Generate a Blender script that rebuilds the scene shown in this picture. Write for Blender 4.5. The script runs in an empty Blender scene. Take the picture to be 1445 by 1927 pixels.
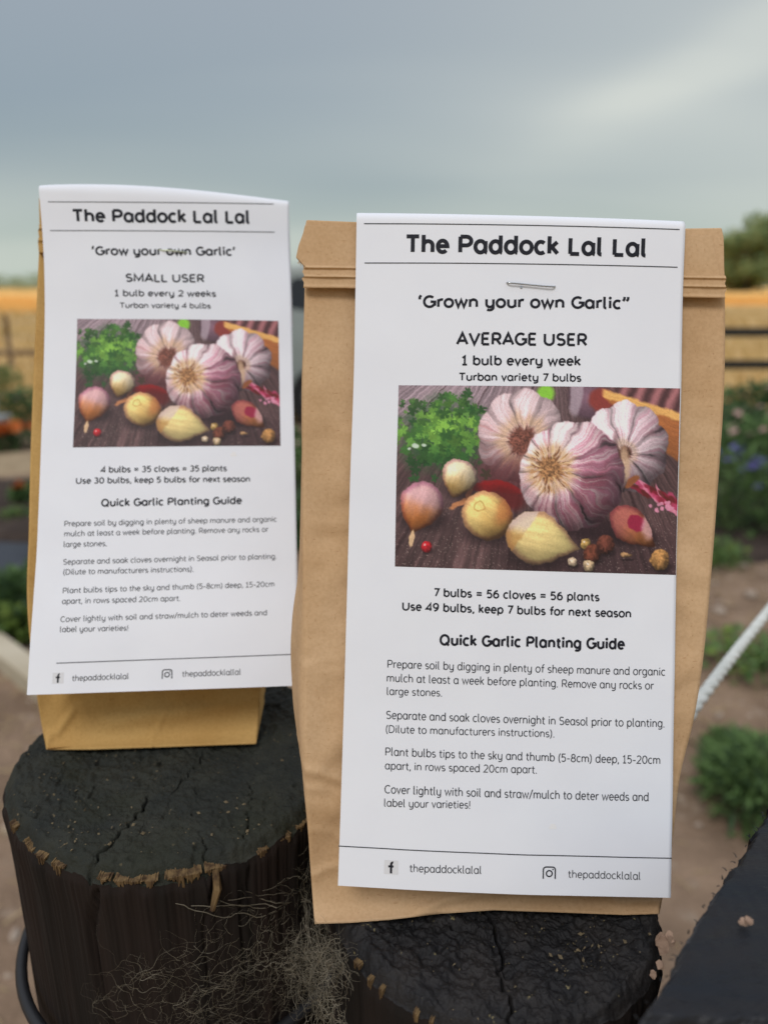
import bpy, bmesh, math, random
import numpy as np
from mathutils import Vector, Matrix

S = bpy.context.scene
COL = S.collection
PITCH = math.radians(17.0)
CAM_H = 1.45
LENS_PX = 1392.0            # focal length in pixels of the 1445 x 1927 photograph
CP, SP = math.cos(PITCH), math.sin(PITCH)

# ---------------------------------------------------------------- camera
cam_data = bpy.data.cameras.new('camera')
cam = bpy.data.objects.new('camera', cam_data); COL.objects.link(cam)
cam.location = (0, 0, CAM_H)
cam.rotation_euler = (math.radians(90)-PITCH, 0, 0)
cam_data.sensor_fit = 'VERTICAL'; cam_data.sensor_height = 36.0; cam_data.sensor_width = 27.0
cam_data.lens = 36.0*LENS_PX/1927.0
cam_data.clip_start = 0.01; cam_data.clip_end = 6000
cam_data.dof.use_dof = True
cam_data.dof.focus_distance = 0.248
cam_data.dof.aperture_fstop = 7.8
S.camera = cam

# ---------------------------------------------------------------- sky and sun
SUN_EL, SUN_AZ = math.radians(52), math.radians(205)      # azimuth clockwise from +Y: behind the camera, a little to its left
w = bpy.data.worlds.new('World'); S.world = w; w.use_nodes = True
nt = w.node_tree; nt.nodes.clear()
def wn(t, **k):
    n = nt.nodes.new(t)
    for a, b in k.items(): setattr(n, a, b)
    return n
out = wn('ShaderNodeOutputWorld'); bg = wn('ShaderNodeBackground'); bg.inputs[1].default_value = 0.1
sky = wn('ShaderNodeTexSky', sky_type='NISHITA'); sky.sun_disc = False
sky.sun_elevation = SUN_EL; sky.sun_rotation = SUN_AZ; sky.dust_density = 3.0
tc = wn('ShaderNodeTexCoord')
sep = wn('ShaderNodeSeparateXYZ'); nt.links.new(tc.outputs['Generated'], sep.inputs[0])
def wmath(op, a, b=None):
    n = wn('ShaderNodeMath', operation=op)
    for i, v in enumerate((a, b)):
        if v is None: continue
        if isinstance(v, (int, float)): n.inputs[i].default_value = v
        else: nt.links.new(v, n.inputs[i])
    return n.outputs[0]
# cloud layer: grey-blue deck, brighter towards the zenith as an overcast sky is, pale green-grey at the horizon
ramp = wn('ShaderNodeValToRGB'); el = ramp.color_ramp.elements
stops = SKY_STOPS = [(0.0, (.50, .575, .51)), (.05, (.43, .51, .475)), (.12, (.285, .365, .40)), (.20, (.295, .365, .42)), (.32, (.335, .39, .45)), (.6, (.60, .64, .74)), (1.0, (.90, .94, 1.05))]
el[0].position, el[0].color = stops[0][0], (*stops[0][1], 1)
el[1].position, el[1].color = stops[-1][0], (*stops[-1][1], 1)
for p, c in stops[1:-1]:
    e = el.new(p); e.color = (*c, 1)
nt.links.new(wmath('MAXIMUM', sep.outputs['Z'], 0.0), ramp.inputs[0])
# streaks: noise on a plane overhead, so the bands flatten towards the horizon
zz = wmath('ADD', wmath('MAXIMUM', sep.outputs['Z'], 0.0), 0.16)
cmb = wn('ShaderNodeCombineXYZ')
nt.links.new(wmath('DIVIDE', sep.outputs['X'], zz), cmb.inputs[0]); nt.links.new(wmath('DIVIDE', sep.outputs['Y'], zz), cmb.inputs[1])
mp = wn('ShaderNodeMapping'); mp.inputs['Rotation'].default_value = (0, 0, math.radians(-28)); mp.inputs['Scale'].default_value = (.45, 1.25, 1)
mp.inputs['Location'].default_value = (1.45, .35, 0)
nt.links.new(cmb.outputs[0], mp.inputs[0])
ns = wn('ShaderNodeTexNoise'); ns.inputs['Scale'].default_value = .5; ns.inputs['Detail'].default_value = 2.5; ns.inputs['Roughness'].default_value = .36; ns.inputs['Distortion'].default_value = .4
nt.links.new(mp.outputs[0], ns.inputs['Vector'])
mr = wn('ShaderNodeMapRange'); mr.interpolation_type = 'SMOOTHSTEP'
nt.links.new(ns.outputs['Fac'], mr.inputs[0]); mr.inputs[1].default_value = .40; mr.inputs[2].default_value = .70; mr.inputs[3].default_value = 0; mr.inputs[4].default_value = 1
thin = wn('ShaderNodeMix', data_type='RGBA'); thin.blend_type = 'MIX'
# one thin streak in the deck, high on the right, where more light comes through, with a wide faint surround
def wdot(v):
    n = wn('ShaderNodeVectorMath', operation='DOT_PRODUCT'); nt.links.new(tc.outputs['Generated'], n.inputs[0]); n.inputs[1].default_value = v; return n.outputs['Value']
SD = Vector((.405, .875, .265)).normalized()
SA = Vector((.80, -.20, .42)); SA = (SA-SD*SA.dot(SD)).normalized(); SB = SD.cross(SA)
warp = wmath('MULTIPLY', wmath('SUBTRACT', ns.outputs['Fac'], .5), .16)
def blob(sa, sb, off):
    a = wmath('DIVIDE', wmath('ADD', wdot(SA), off), sa); b_ = wmath('DIVIDE', wmath('ADD', wdot(SB), warp), sb)
    r2 = wmath('ADD', wmath('MULTIPLY', a, a), wmath('MULTIPLY', b_, b_))
    g = wmath('DIVIDE', 1.0, wmath('ADD', 1.0, wmath('MULTIPLY', r2, r2)))
    return wmath('MULTIPLY', g, wmath('GREATER_THAN', wdot(SD), 0.0))
n2 = wn('ShaderNodeTexNoise'); n2.inputs['Scale'].default_value = 1.7; n2.inputs['Detail'].default_value = 2.0; nt.links.new(mp.outputs[0], n2.inputs['Vector'])
nv = wn('ShaderNodeMapRange'); nt.links.new(n2.outputs['Fac'], nv.inputs[0]); nv.inputs[1].default_value = .3; nv.inputs[2].default_value = .65; nv.inputs[3].default_value = .6; nv.inputs[4].default_value = 1.0
gl = wmath('ADD', wmath('MULTIPLY', wmath('MULTIPLY', blob(.26, .045, -.04), nv.outputs[0]), .55), wmath('MULTIPLY', blob(.60, .28, -.15), .42))
nt.links.new(wmath('MINIMUM', wmath('ADD', gl, wmath('MULTIPLY', mr.outputs[0], .38)), 1.0), thin.inputs['Factor'])
nt.links.new(ramp.outputs[0], thin.inputs['A'])
br = wn('ShaderNodeMix', data_type='RGBA'); br.blend_type = 'MIX'; br.inputs['Factor'].default_value = .72
nt.links.new(ramp.outputs[0], br.inputs['A']); br.inputs['B'].default_value = (.80, .82, .74, 1)
nt.links.new(br.outputs['Result'], thin.inputs['B'])
sc = wn('ShaderNodeVectorMath', operation='SCALE'); nt.links.new(thin.outputs['Result'], sc.inputs[0]); sc.inputs['Scale'].default_value = 10.0
mx = wn('ShaderNodeMix', data_type='RGBA'); mx.inputs['Factor'].default_value = .94
nt.links.new(sky.outputs[0], mx.inputs['A']); nt.links.new(sc.outputs[0], mx.inputs['B'])
nt.links.new(mx.outputs['Result'], bg.inputs[0]); nt.links.new(bg.outputs[0], out.inputs[0])

sd = bpy.data.lights.new('sun', 'SUN'); sd.energy = 1.5; sd.angle = math.radians(20); sd.color = (1.0, .975, .94)
so = bpy.data.objects.new('sun', sd); COL.objects.link(so)
sdir = Vector((math.sin(SUN_AZ)*math.cos(SUN_EL), math.cos(SUN_AZ)*math.cos(SUN_EL), math.sin(SUN_EL)))
so.rotation_euler = sdir.to_track_quat('Z', 'Y').to_euler()
S.render.engine = 'CYCLES'
vs = S.view_settings; vs.view_transform = 'Standard'; vs.look = 'None'; vs.exposure = 0.0; vs.gamma = 1.0; vs.use_curve_mapping = False

# ---------------------------------------------------------------- placing, tagging, mesh helpers
def at(px, py, d):
    """World point at depth d (metres along the lens axis) for a place read off the photograph."""
    xc = (px-722.5)/LENS_PX*d; yc = -(py-963.5)/LENS_PX*d
    return Vector((xc, d*CP+yc*SP, CAM_H-d*SP+yc*CP))
def onplane(px, py, z):
    d = (CAM_H-z)/(SP+(py-963.5)/LENS_PX*CP)
    return at(px, py, d)
def tag(o, label=None, cat=None, group=None, kind=None):
    if label: o['label'] = label
    if cat: o['category'] = cat
    if group: o['group'] = group
    if kind: o['kind'] = kind
    return o
def empty(name, loc=(0, 0, 0), rz=0.0):
    o = bpy.data.objects.new(name, None); COL.objects.link(o); o.location = loc; o.rotation_euler = (0, 0, rz)
    o.empty_display_size = .02
    return o
def link(name, me, mats, parent=None, loc=None, smooth=False):
    o = bpy.data.objects.new(name, me); COL.objects.link(o)
    if mats:
        for m in (mats if isinstance(mats, (list, tuple)) else [mats]): me.materials.append(m)
    if parent is not None: o.parent = parent
    if loc is not None: o.location = loc
    if smooth: me.polygons.foreach_set('use_smooth', [True]*len(me.polygons))
    return o
class MB:
    def __init__(s): s.v = []; s.f = []; s.m = []
    def add(s, vs, fs, mi=0):
        b = len(s.v); s.v.extend([tuple(p) for p in vs]); s.f.extend([tuple(i+b for i in f) for f in fs]); s.m.extend([mi]*len(fs)); return b
    def box(s, c, d, rz=0, mi=0, rot=None, bev=0):
        bm = bmesh.new(); bmesh.ops.create_cube(bm, size=1)
        for v in bm.verts: v.co = Vector((v.co.x*d[0], v.co.y*d[1], v.co.z*d[2]))
        if bev: bmesh.ops.bevel(bm, geom=list(bm.edges), offset=bev, segments=2, affect='EDGES', profile=.5)
        M = Matrix.Translation(c) @ (rot if rot else Matrix.Rotation(rz, 4, 'Z'))
        bm.verts.index_update()
        s.add([M @ v.co for v in bm.verts], [[v.index for v in f.verts] for f in bm.faces], mi); bm.free()
    def tube(s, pts, rad, n=6, mi=0, caps=True):
        pts = [Vector(p) for p in pts]; rings = []
        up = Vector((0, 0, 1))
        for i, p in enumerate(pts):
            t = (pts[min(i+1, len(pts)-1)]-pts[max(i-1, 0)])
            t = t.normalized() if t.length > 1e-9 else Vector((0, 0, 1))
            a = t.cross(up)
            if a.length < 1e-3: a = t.cross(Vector((1, 0, 0)))
            a.normalize(); b = a.cross(t)
            r = rad[i] if isinstance(rad, (list, tuple, np.ndarray)) else rad
            rings.append([p+a*(r*math.cos(2*math.pi*k/n))+b*(r*math.sin(2*math.pi*k/n)) for k in range(n)])
        vs = [q for r in rings for q in r]; fs = []
        for i in range(len(pts)-1):
            for k in range(n):
                fs.append((i*n+k, i*n+(k+1) % n, (i+1)*n+(k+1) % n, (i+1)*n+k))
        if caps: fs.append(tuple(range(n))); fs.append(tuple(reversed([(len(pts)-1)*n+k for k in range(n)])))
        s.add(vs, fs, mi)
    def prism(s, poly, z0, z1, mi=0, M=None):
        n = len(poly); M = M or Matrix()
        vs = [M @ Vector((p[0], p[1], z0)) for p in poly]+[M @ Vector((p[0], p[1], z1)) for p in poly]
        s.add(vs, [tuple(reversed(range(n))), tuple(range(n, 2*n))]+[(i, (i+1) % n, n+(i+1) % n, n+i) for i in range(n)], mi)
    def disc(s, c, n_, r, seg=10, mi=0, h=0.0):
        c = Vector(c); n_ = Vector(n_).normalized(); a = n_.orthogonal().normalized(); b = n_.cross(a)
        vs = [c+n_*h]+[c+a*(r*math.cos(2*math.pi*k/seg))+b*(r*math.sin(2*math.pi*k/seg)) for k in range(seg)]
        s.add(vs, [(0, 1+k, 1+(k+1) % seg) for k in range(seg)], mi)
    def mesh(s, name, smooth=False):
        me = bpy.data.meshes.new(name); me.from_pydata(s.v, [], s.f); me.update()
        if any(s.m): me.polygons.foreach_set('material_index', s.m)
        if smooth: me.polygons.foreach_set('use_smooth', [True]*len(me.polygons))
        return me
    def build(s, name, mats, parent=None, loc=None, smooth=False): return link(name, s.mesh(name, smooth), mats, parent, loc)
def grid_mesh(name, P, smooth=True, closed_u=False):
    """P: array rows x cols x 3"""
    r, c = P.shape[:2]; me = bpy.data.meshes.new(name)
    idx = np.arange(r*c).reshape(r, c)
    if closed_u:
        nx = np.roll(idx, -1, axis=1); q = np.stack([idx[:-1], nx[:-1], nx[1:], idx[1:]], -1).reshape(-1, 4)
    else:
        q = np.stack([idx[:-1, :-1], idx[:-1, 1:], idx[1:, 1:], idx[1:, :-1]], -1).reshape(-1, 4)
    me.vertices.add(r*c); me.vertices.foreach_set('co', P.reshape(-1).astype(np.float32))
    me.loops.add(len(q)*4); me.loops.foreach_set('vertex_index', q.reshape(-1).astype(np.int32))
    me.polygons.add(len(q)); me.polygons.foreach_set('loop_start', (np.arange(len(q))*4).astype(np.int32))
    try: me.polygons.foreach_set('loop_total', np.full(len(q), 4, np.int32))
    except Exception: pass
    if smooth: me.polygons.foreach_set('use_smooth', np.ones(len(q), bool))
    me.update(calc_edges=True); me.validate()
    return me
def dup(o, parent=None):
    c = o.copy(); COL.objects.link(c)
    if parent is not None: c.parent = parent
    for ch in [x for x in bpy.data.objects if x.parent == o]: dup(ch, c)
    return c

# ---------------------------------------------------------------- materials
def mat(name, base, rough=.7, spec=.3, vary=None, scale=20, bump=None, metal=0.0, detail=6, stretch=(1, 1, 1), trans=0.0, vary2=None, coord='Object'):
    """Principled material: base colour, blended towards 'vary' (and 'vary2') by noise; bump = (scale, strength, distance)."""
    m = bpy.data.materials.new(name); m.use_nodes = True; t = m.node_tree; b = t.nodes['Principled BSDF']
    b.inputs['Base Color'].default_value = (*base, 1); b.inputs['Roughness'].default_value = rough
    b.inputs['Specular IOR Level'].default_value = spec; b.inputs['Metallic'].default_value = metal
    tc = t.nodes.new('ShaderNodeTexCoord'); mp = t.nodes.new('ShaderNodeMapping'); mp.inputs['Scale'].default_value = stretch
    t.links.new(tc.outputs[coord], mp.inputs[0])
    def noise(sc, det=detail, ro=.55):
        n = t.nodes.new('ShaderNodeTexNoise'); n.inputs['Scale'].default_value = sc; n.inputs['Detail'].default_value = det; n.inputs['Roughness'].default_value = ro
        t.links.new(mp.outputs[0], n.inputs['Vector']); return n.outputs['Fac']
    def rng(v, a, c):
        r = t.nodes.new('ShaderNodeMapRange'); r.interpolation_type = 'SMOOTHSTEP'; r.inputs[1].default_value = a; r.inputs[2].default_value = c; t.links.new(v, r.inputs[0]); return r.outputs[0]
    def mixc(f, a, c):
        x = t.nodes.new('ShaderNodeMix'); x.data_type = 'RGBA'; t.links.new(f, x.inputs['Factor'])
        for k, v in (('A', a), ('B', c)):
            if isinstance(v, tuple): x.inputs[k].default_value = (*v, 1)
            else: t.links.new(v, x.inputs[k])
        return x.outputs['Result']
    cur = base
    if vary: cur = mixc(rng(noise(scale), .35, .68), cur, vary)
    if vary2: cur = mixc(rng(noise(vary2[1], 4), vary2[2], vary2[2]+vary2[3]), cur, vary2[0])
    if vary or vary2: t.links.new(cur, b.inputs['Base Color'])
    if bump:
        bn = t.nodes.new('ShaderNodeBump'); bn.inputs['Strength'].default_value = bump[1]; bn.inputs['Distance'].default_value = bump[2]
        t.links.new(noise(bump[0], 5, .6), bn.inputs['Height']); t.links.new(bn.outputs[0], b.inputs['Normal'])
    if trans:
        tr = t.nodes.new('ShaderNodeBsdfTranslucent'); ms = t.nodes.new('ShaderNodeMixShader'); ms.inputs[0].default_value = trans
        if isinstance(cur, tuple): tr.inputs[0].default_value = (*cur, 1)
        else: t.links.new(cur, tr.inputs[0])
        t.links.new(b.outputs[0], ms.inputs[1]); t.links.new(tr.outputs[0], ms.inputs[2]); t.links.new(ms.outputs[0], t.nodes['Material Output'].inputs[0])
    return m
def kraft(name, base, dark):
    """Unbleached paper: cloudy pulp, fine dark fibres and a fuzzy relief."""
    m = mat(name, base, .82, .18, vary=dark, scale=900, detail=8, trans=.06)
    t = m.node_tree; b = t.nodes['Principled BSDF']
    tc = t.nodes.new('ShaderNodeTexCoord')
    def nz(sc, st, det=3):
        mp = t.nodes.new('ShaderNodeMapping'); mp.inputs['Scale'].default_value = st; mp.inputs['Rotation'].default_value = (.4, .3, .9)
        t.links.new(tc.outputs['Object'], mp.inputs[0]); n = t.nodes.new('ShaderNodeTexNoise'); n.inputs['Scale'].default_value = sc; n.inputs['Detail'].default_value = det
        t.links.new(mp.outputs[0], n.inputs['Vector']); return n.outputs['Fac']
    src = b.inputs['Base Color'].links[0].from_socket
    cloud = nz(28, (1, 1, 1), 5)
    for fac, lo, hi, mul in ((cloud, .3, .75, (.88, .83, .76)), (nz(1700, (1, 1, .2)), .66, .72, (.80, .73, .66)), (nz(1500, (.2, 1, 1)), .68, .74, (.80, .73, .66))):
        r = t.nodes.new('ShaderNodeMapRange'); r.interpolation_type = 'SMOOTHSTEP'; r.inputs[1].default_value = lo; r.inputs[2].default_value = hi; t.links.new(fac, r.inputs[0])
        x = t.nodes.new('ShaderNodeMix'); x.data_type = 'RGBA'; x.blend_type = 'MULTIPLY'; t.links.new(r.outputs[0], x.inputs['Factor']); t.links.new(src, x.inputs['A']); x.inputs['B'].default_value = (*mul, 1); src = x.outputs['Result']
    t.links.new(src, b.inputs['Base Color'])
    for n in t.nodes:
        if n.type == 'BSDF_TRANSLUCENT': t.links.new(src, n.inputs[0])
    bn = t.nodes.new('ShaderNodeBump'); bn.inputs['Strength'].default_value = .35; bn.inputs['Distance'].default_value = .00012
    t.links.new(nz(1500, (1, 1, 1), 4), bn.inputs['Height'])
    b2 = t.nodes.new('ShaderNodeBump'); b2.inputs['Strength'].default_value = .5; b2.inputs['Distance'].default_value = .0012
    t.links.new(nz(38, (1, 1, 1), 3), b2.inputs['Height']); t.links.new(bn.outputs[0], b2.inputs['Normal']); t.links.new(b2.outputs[0], b.inputs['Normal'])
    return m
M = {}
M['kraft'] = kraft('kraft paper', (.60, .405, .235), (.55, .365, .205))
M['kraft_yellow'] = kraft('yellower kraft paper', (.55, .345, .125), (.50, .31, .108))
M['paper'] = mat('white printer paper', (.80, .815, .86), .62, .25, vary=(.78, .795, .845), scale=35, bump=(1400, .12, .00006), trans=.05)
M['ink'] = mat('black ink', (.010, .011, .017), .6, .18, vary=(.016, .017, .024), scale=1500)
M['grey_ink'] = mat('thin black ink', (.035, .037, .045), .6, .2, vary=(.055, .057, .066), scale=1500)
M['icon_grey'] = mat('pale grey print', (.66, .66, .68), .6, .2)
M['stain'] = mat('faint tan smudge', (.775, .765, .765), .65, .2)
M['steel'] = mat('staple wire', (.42, .43, .43), .22, .5, metal=1.0)
M['gilt'] = mat('greenish staple wire', (.50, .54, .40), .35, .5, metal=1.0)
# printed picture: flat ink stored as a colour attribute
mp_ = bpy.data.materials.new('printed picture'); mp_.use_nodes = True
_t = mp_.node_tree; _a = _t.nodes.new('ShaderNodeAttribute'); _a.attribute_name = 'print'
_b = _t.nodes['Principled BSDF']; _t.links.new(_a.outputs['Color'], _b.inputs['Base Color']); _b.inputs['Roughness'].default_value = .55; _b.inputs['Specular IOR Level'].default_value = .3
M['print'] = mp_
# ---------------------------------------------------------------- noise and the printed picture (numpy)
def _hash(ix, iy, iz, seed):
    h = (ix.astype(np.int64)*374761393 + iy.astype(np.int64)*668265263 + iz.astype(np.int64)*2147483647 + seed*1274126177) & 0xffffffff
    h = ((h ^ (h >> 13))*1274126177) & 0xffffffff
    h = (h ^ (h >> 16))
    return (h & 0xffffff)/float(0xffffff)
def vnoise(x, y, z=0.0, seed=0):
    x = np.asarray(x, float); y = np.asarray(y, float)+0*x; x = x+0*y; z = np.asarray(z, float)+0*x
    ix, iy, iz = np.floor(x), np.floor(y), np.floor(z)
    fx, fy, fz = x-ix, y-iy, z-iz
    fx, fy, fz = [f*f*(3-2*f) for f in (fx, fy, fz)]
    r = 0
    for a in (0, 1):
        for b in (0, 1):
            for c in (0, 1):
                w = (fx if a else 1-fx)*(fy if b else 1-fy)*(fz if c else 1-fz)
                r = r + w*_hash(ix+a, iy+b, iz+c, seed)
    return r*2-1
def fbm(x, y, z=0.0, o=4, seed=0):
    r = 0; a = 1.0; t = 0
    for i in range(o):
        s = 2.03**i
        r = r + a*vnoise(np.asarray(x)*s, np.asarray(y)*s, np.asarray(z)*s, seed+i*17); t += a; a *= 0.5
    return r/t
def sstep(a, b, x):
    t = np.clip((x-a)/(b-a), 0, 1); return t*t*(3-2*t)

def paint_garlic(NX, NY):
    """Colours of the printed garlic picture, sRGB 0..1, in picture units 1345 x 847."""
    X, Y = np.meshgrid(np.linspace(0, 1345, NX), np.linspace(0, 847, NY))
    X, Y = X+6*fbm(X/34, Y/34, 0, 2, 201)+2*vnoise(X/9, Y/9, 0, 203), Y+6*fbm(X/34, Y/34, 5, 2, 202)+2*vnoise(X/9, Y/9, 3, 204)
    C = np.zeros((NY, NX, 3))
    def c3(r, g, b): return np.array([r, g, b], float)/255
    def put(m, col):
        C[:] = C*(1-m[..., None]) + col*m[..., None]
    # table: planks running towards the back, dark in front and pale far away
    ang = (X-700)/(Y+500)
    gr = fbm(ang*60, Y/400, 3, 4, 5)
    gr2 = fbm(ang*170, Y/120, 7, 3, 6)
    far = sstep(420, 60, Y)*sstep(1000, 300, X)
    base = c3(88, 66, 66)*(1-far[..., None]) + c3(158, 138, 146)*far[..., None]
    C[:] = base*(1 + 0.30*gr[..., None] + 0.28*gr2[..., None])
    for k in (-0.95, -0.55, -0.12, 0.42):
        put(np.exp(-((ang-k-0.01*gr)/0.008)**2)*0.7, c3(50, 32, 34))
    put(sstep(500, 847, Y)*sstep(350, 900, X)*0.45, c3(48, 32, 36))
    dots = vnoise(X/4, Y/4, 0, 91)
    put(sstep(0.62, 0.85, dots)*sstep(500, 640, Y)*0.45, c3(190, 170, 160))
    # blurred violet bulbs and orange wooden bowl in the upper right corner
    def ell(cx, cy, rx, ry, rot=0, soft=0.05, ox=0, oy=0):
        c, s = math.cos(rot), math.sin(rot)
        dx, dy = X-cx+ox, Y-cy+oy
        u = (dx*c+dy*s)/rx; v = (-dx*s+dy*c)/ry
        d = np.sqrt(u*u+v*v)
        return d, u, v, sstep(1+soft, 1-soft, d)
    d, u, v, m = ell(900, 45, 95, 100, soft=.15); put(m, c3(120, 90, 104)*(1.2-.5*d[..., None]))
    d, u, v, m = ell(845, 40, 30, 95, .1, .25); put(m*.8, c3(178, 160, 170))
    d, u, v, m = ell(965, 60, 60, 55, soft=.25); put(m, c3(140, 62, 56))
    d, u, v, m = ell(1270, 20, 260, 90, .15, .1); put(m, c3(128, 84, 86)*(1+.35*np.sin(X/13+Y/30)[..., None]))
    top = 6+(X-965)*0.28; bot = 40+(X-965)*0.78
    m = sstep(-8, 8, Y-top)*sstep(10, -10, Y-np.minimum(bot, 480))*sstep(960, 985, X)
    rim = sstep(46, 30, Y-top)
    bc = c3(176, 108, 62)*(1-rim[..., None])+c3(232, 176, 104)*rim[..., None]
    put(m, bc*(1+.12*fbm(X/60, (Y-top)/7, 0, 3, 8)[..., None])*(1.05-.0012*np.clip(Y-top, 0, 300)[..., None]))
    # parsley
    rs = np.random.RandomState(4)
    put(sstep(.95, .35, np.sqrt(((X-210)/280)**2+((Y-230)/230)**2)+.25*fbm(X/50, Y/50, 0, 3, 3))*.85, c3(44, 84, 46))
    for i in range(360):
        cx = rs.normal(215, 125); cy = rs.normal(215, 100)
        if not (0 < cx < 440 and 25 < cy < 440): continue
        hi = max(0, 1-abs(cy-190)/170)*rs.rand()**.8
        r = rs.uniform(8, 24)
        d, u, v, m = ell(cx, cy, r*1.5, r*1.5*rs.uniform(.6, 1), rs.uniform(0, 3), .3)
        m = sstep(1.1, .8, d/(.38+.62*np.abs(np.cos(np.arctan2(v, u)*2.5+cx))))
        col = c3(40, 78, 38)*(1-hi) + c3(158, 210, 84)*hi
        put(m*.85, col*rs.uniform(.8, 1.2))
    for cx, cy, r in ((88, 282, 15), (130, 276, 12), (60, 300, 9)):
        d, u, v, m = ell(cx, cy, r, r*.7, 0, .3); put(m*.8, c3(226, 236, 226))
    d, u, v, m = ell(700, 35, 42, 40, 0, .3); put(m, c3(138, 198, 66))
    # garlic bulbs: lobed outline, skin ribs that run out of the root disc
    def bulb(cx, cy, rx, ry, px, py, lobes, ph, cols, disc, discc, seed, rib=.5, lo=.07, dsk=1):
        th = np.arctan2(Y-cy, X-cx)
        lob = 1 + lo*np.abs(np.cos(th*lobes/2+ph))-lo*.5 + .015*fbm(np.cos(th)*4, np.sin(th)*4, 0, 2, seed)
        d = np.sqrt(((X-cx)/rx)**2+((Y-cy)/ry)**2)/lob
        m = sstep(1.02, .985, d)
        tp = np.arctan2(Y-py, X-px); rp = np.hypot(X-px, Y-py)
        tw = tp + .20*fbm(X/110, Y/110, 0, 2, seed)*sstep(30, 200, rp)
        seg = np.abs(np.cos(tw*lobes/2+ph))                          # 0 in the seams between cloves
        fib = fbm(np.cos(tw)*22, np.sin(tw)*22, rp/260, 4, seed+5)
        fib2 = fbm(np.cos(tw)*60, np.sin(tw)*60, rp/200, 2, seed+8)
        nz = np.sqrt(np.clip(1-d*d*.92, 0, 1))
        lx = np.clip(.75*nz - .30*(X-cx)/rx - .50*(Y-cy)/ry + .25, 0.1, 1.15)
        st = sstep(-.35, .75, .8*fib2+1.1*fbm(np.cos(tw)*13, np.sin(tw)*13, rp/700, 4, seed+2) + 1.1*cols[3]*np.cos(tp-cols[4])*sstep(40, 200, rp)-.12)
        col = cols[0]*(1-st[..., None])+cols[1]*st[..., None]
        col = col*(1+.20*fib[..., None]+.18*fib2[..., None])
        dirt = sstep(.0, .7, fbm(X/70, Y/70, 2, 4, seed+9)+.5*(Y-cy)/ry)
        col = col*(1-dirt[..., None]*np.array([.10, .20, .19]))
        col = col*(.84+.26*sstep(0, .8, seg)[..., None])*(1-(1-sstep(0, .22, seg)[..., None])*rib*sstep(-.5, .4, fbm(X/60, Y/60, 7, 2, seed+12))[..., None])*(lx[..., None]*.70+.36)
        put(m, np.clip(col, 0, 1))
        # straw coloured root disc
        dd = rp/disc*(1+.25*fbm(np.cos(tp)*9, np.sin(tp)*9, 0, 3, seed+3))
        ring = np.exp(-((dd-1.15)/.42)**2)
        put(m*ring*.8*dsk, cols[2]*(1+.35*fib[..., None]))
        put(m*sstep(1.0, .6, dd), discc*(1+.55*fbm(X/7, Y/7, 0, 3, seed+4)[..., None]))
    pale, straw = c3(205, 184, 190), c3(206, 170, 140)
    bulb(590, 235, 205, 215, 595, 255, 9, .3, (c3(196, 172, 176), c3(168, 130, 132), straw, .5, 1.9), 82, c3(120, 74, 62), 11, .3, .08)
    d, u, v, m = ell(560, 420, 190, 90, 0, .5); put(m*.6, c3(98, 48, 52))
    bulb(1085, 275, 205, 205, 1085, 300, 9, 1.1, (c3(208, 188, 194), c3(176, 138, 150), c3(196, 168, 150), .3, .2), 40, c3(98, 66, 54), 23, .45, .1)
    d, u, v, m = ell(1085, 350, 26, 80, -.1, .4); put(m*.8, c3(206, 172, 142))
    d, u, v, m = ell(1050, 320, 16, 90, -.15, .5); put(m*.8, c3(70, 42, 42))
    # dry chilli and onion skins
    for q in range(10):
        d, u, v, m = ell(395+q*18, 465+14*math.sin(q*1.7), 50, 13, .05*q, .3); put(m*.85, c3(120+8*(q % 4), 28, 28))
    d, u, v, m = ell(520, 520, 90, 50, .2, .4); put(m*.8, c3(96, 26, 26))
    d, u, v, m = ell(310, 540, 62, 12, -.5, .2); put(m, c3(186, 124, 84))
    d, u, v, m = ell(350, 490, 12, 40, .3, .2); put(m, c3(176, 110, 76))
    for q in range(26):
        cx = 1150+q*8+rs.uniform(-12, 12); cy = 440+q*4.6+rs.uniform(-28, 28)
        d, u, v, m = ell(cx, cy, rs.uniform(26, 55), rs.uniform(8, 17), rs.uniform(.3, 1.1), .25)
        put(m*.85, [c3(132, 34, 52), c3(190, 70, 106), c3(92, 34, 30), c3(214, 132, 156)][q % 4])
    d, u, v, m = ell(1120, 430, 42, 16, -.7, .2); put(m, c3(140, 84, 52))
    for q in range(20):
        d, u, v, m = ell(1285+rs.normal(0, 28), 545+rs.normal(0, 12), 9, 7, 0, .3); put(m*.9, c3(214, 140, 166))
    d, u, v, m = ell(905, 640, 230, 60, .1, .5); put(m*.75, c3(40, 24, 28))
    bulb(835, 410, 248, 250, 728, 382, 11, .55, (c3(224, 200, 204), c3(158, 104, 122), c3(214, 178, 138), .5, .25), 78, c3(160, 116, 78), 37, .55, .05)
    for q in range(90):                                                # root fibres round the disc
        a = rs.uniform(0, 6.28); r = rs.uniform(50, 98)
        d, u, v, m = ell(728+r*math.cos(a), 382+r*math.sin(a)*1.05, rs.uniform(9, 22), 3.2, a, .4)
        put(m*.8, [c3(226, 190, 140), c3(120, 78, 52), c3(190, 140, 96)][q % 3])
    # loose cloves
    def clove(cx, cy, rx, ry, rot, tip, cols, seed, lx=-.35, ly=-.6):
        dx, dy = X-cx, Y-cy
        c, s = math.cos(rot), math.sin(rot)
        u = (dx*c+dy*s)/rx; v = (-dx*s+dy*c)/ry                           # +u points to the tip
        wv = 1-tip*np.clip(u, 0, 2)**1.6
        d = np.sqrt((u/(1+tip*.75*(u > 0)))**2+(v/np.clip(wv, .08, 2))**2)
        sh = ell(cx+14, cy+ry*.72, rx*1.05, ry*.5, 0, .5)[3]; put(sh*.65, c3(34, 22, 24))
        m = sstep(1.03, .97, d)
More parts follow.
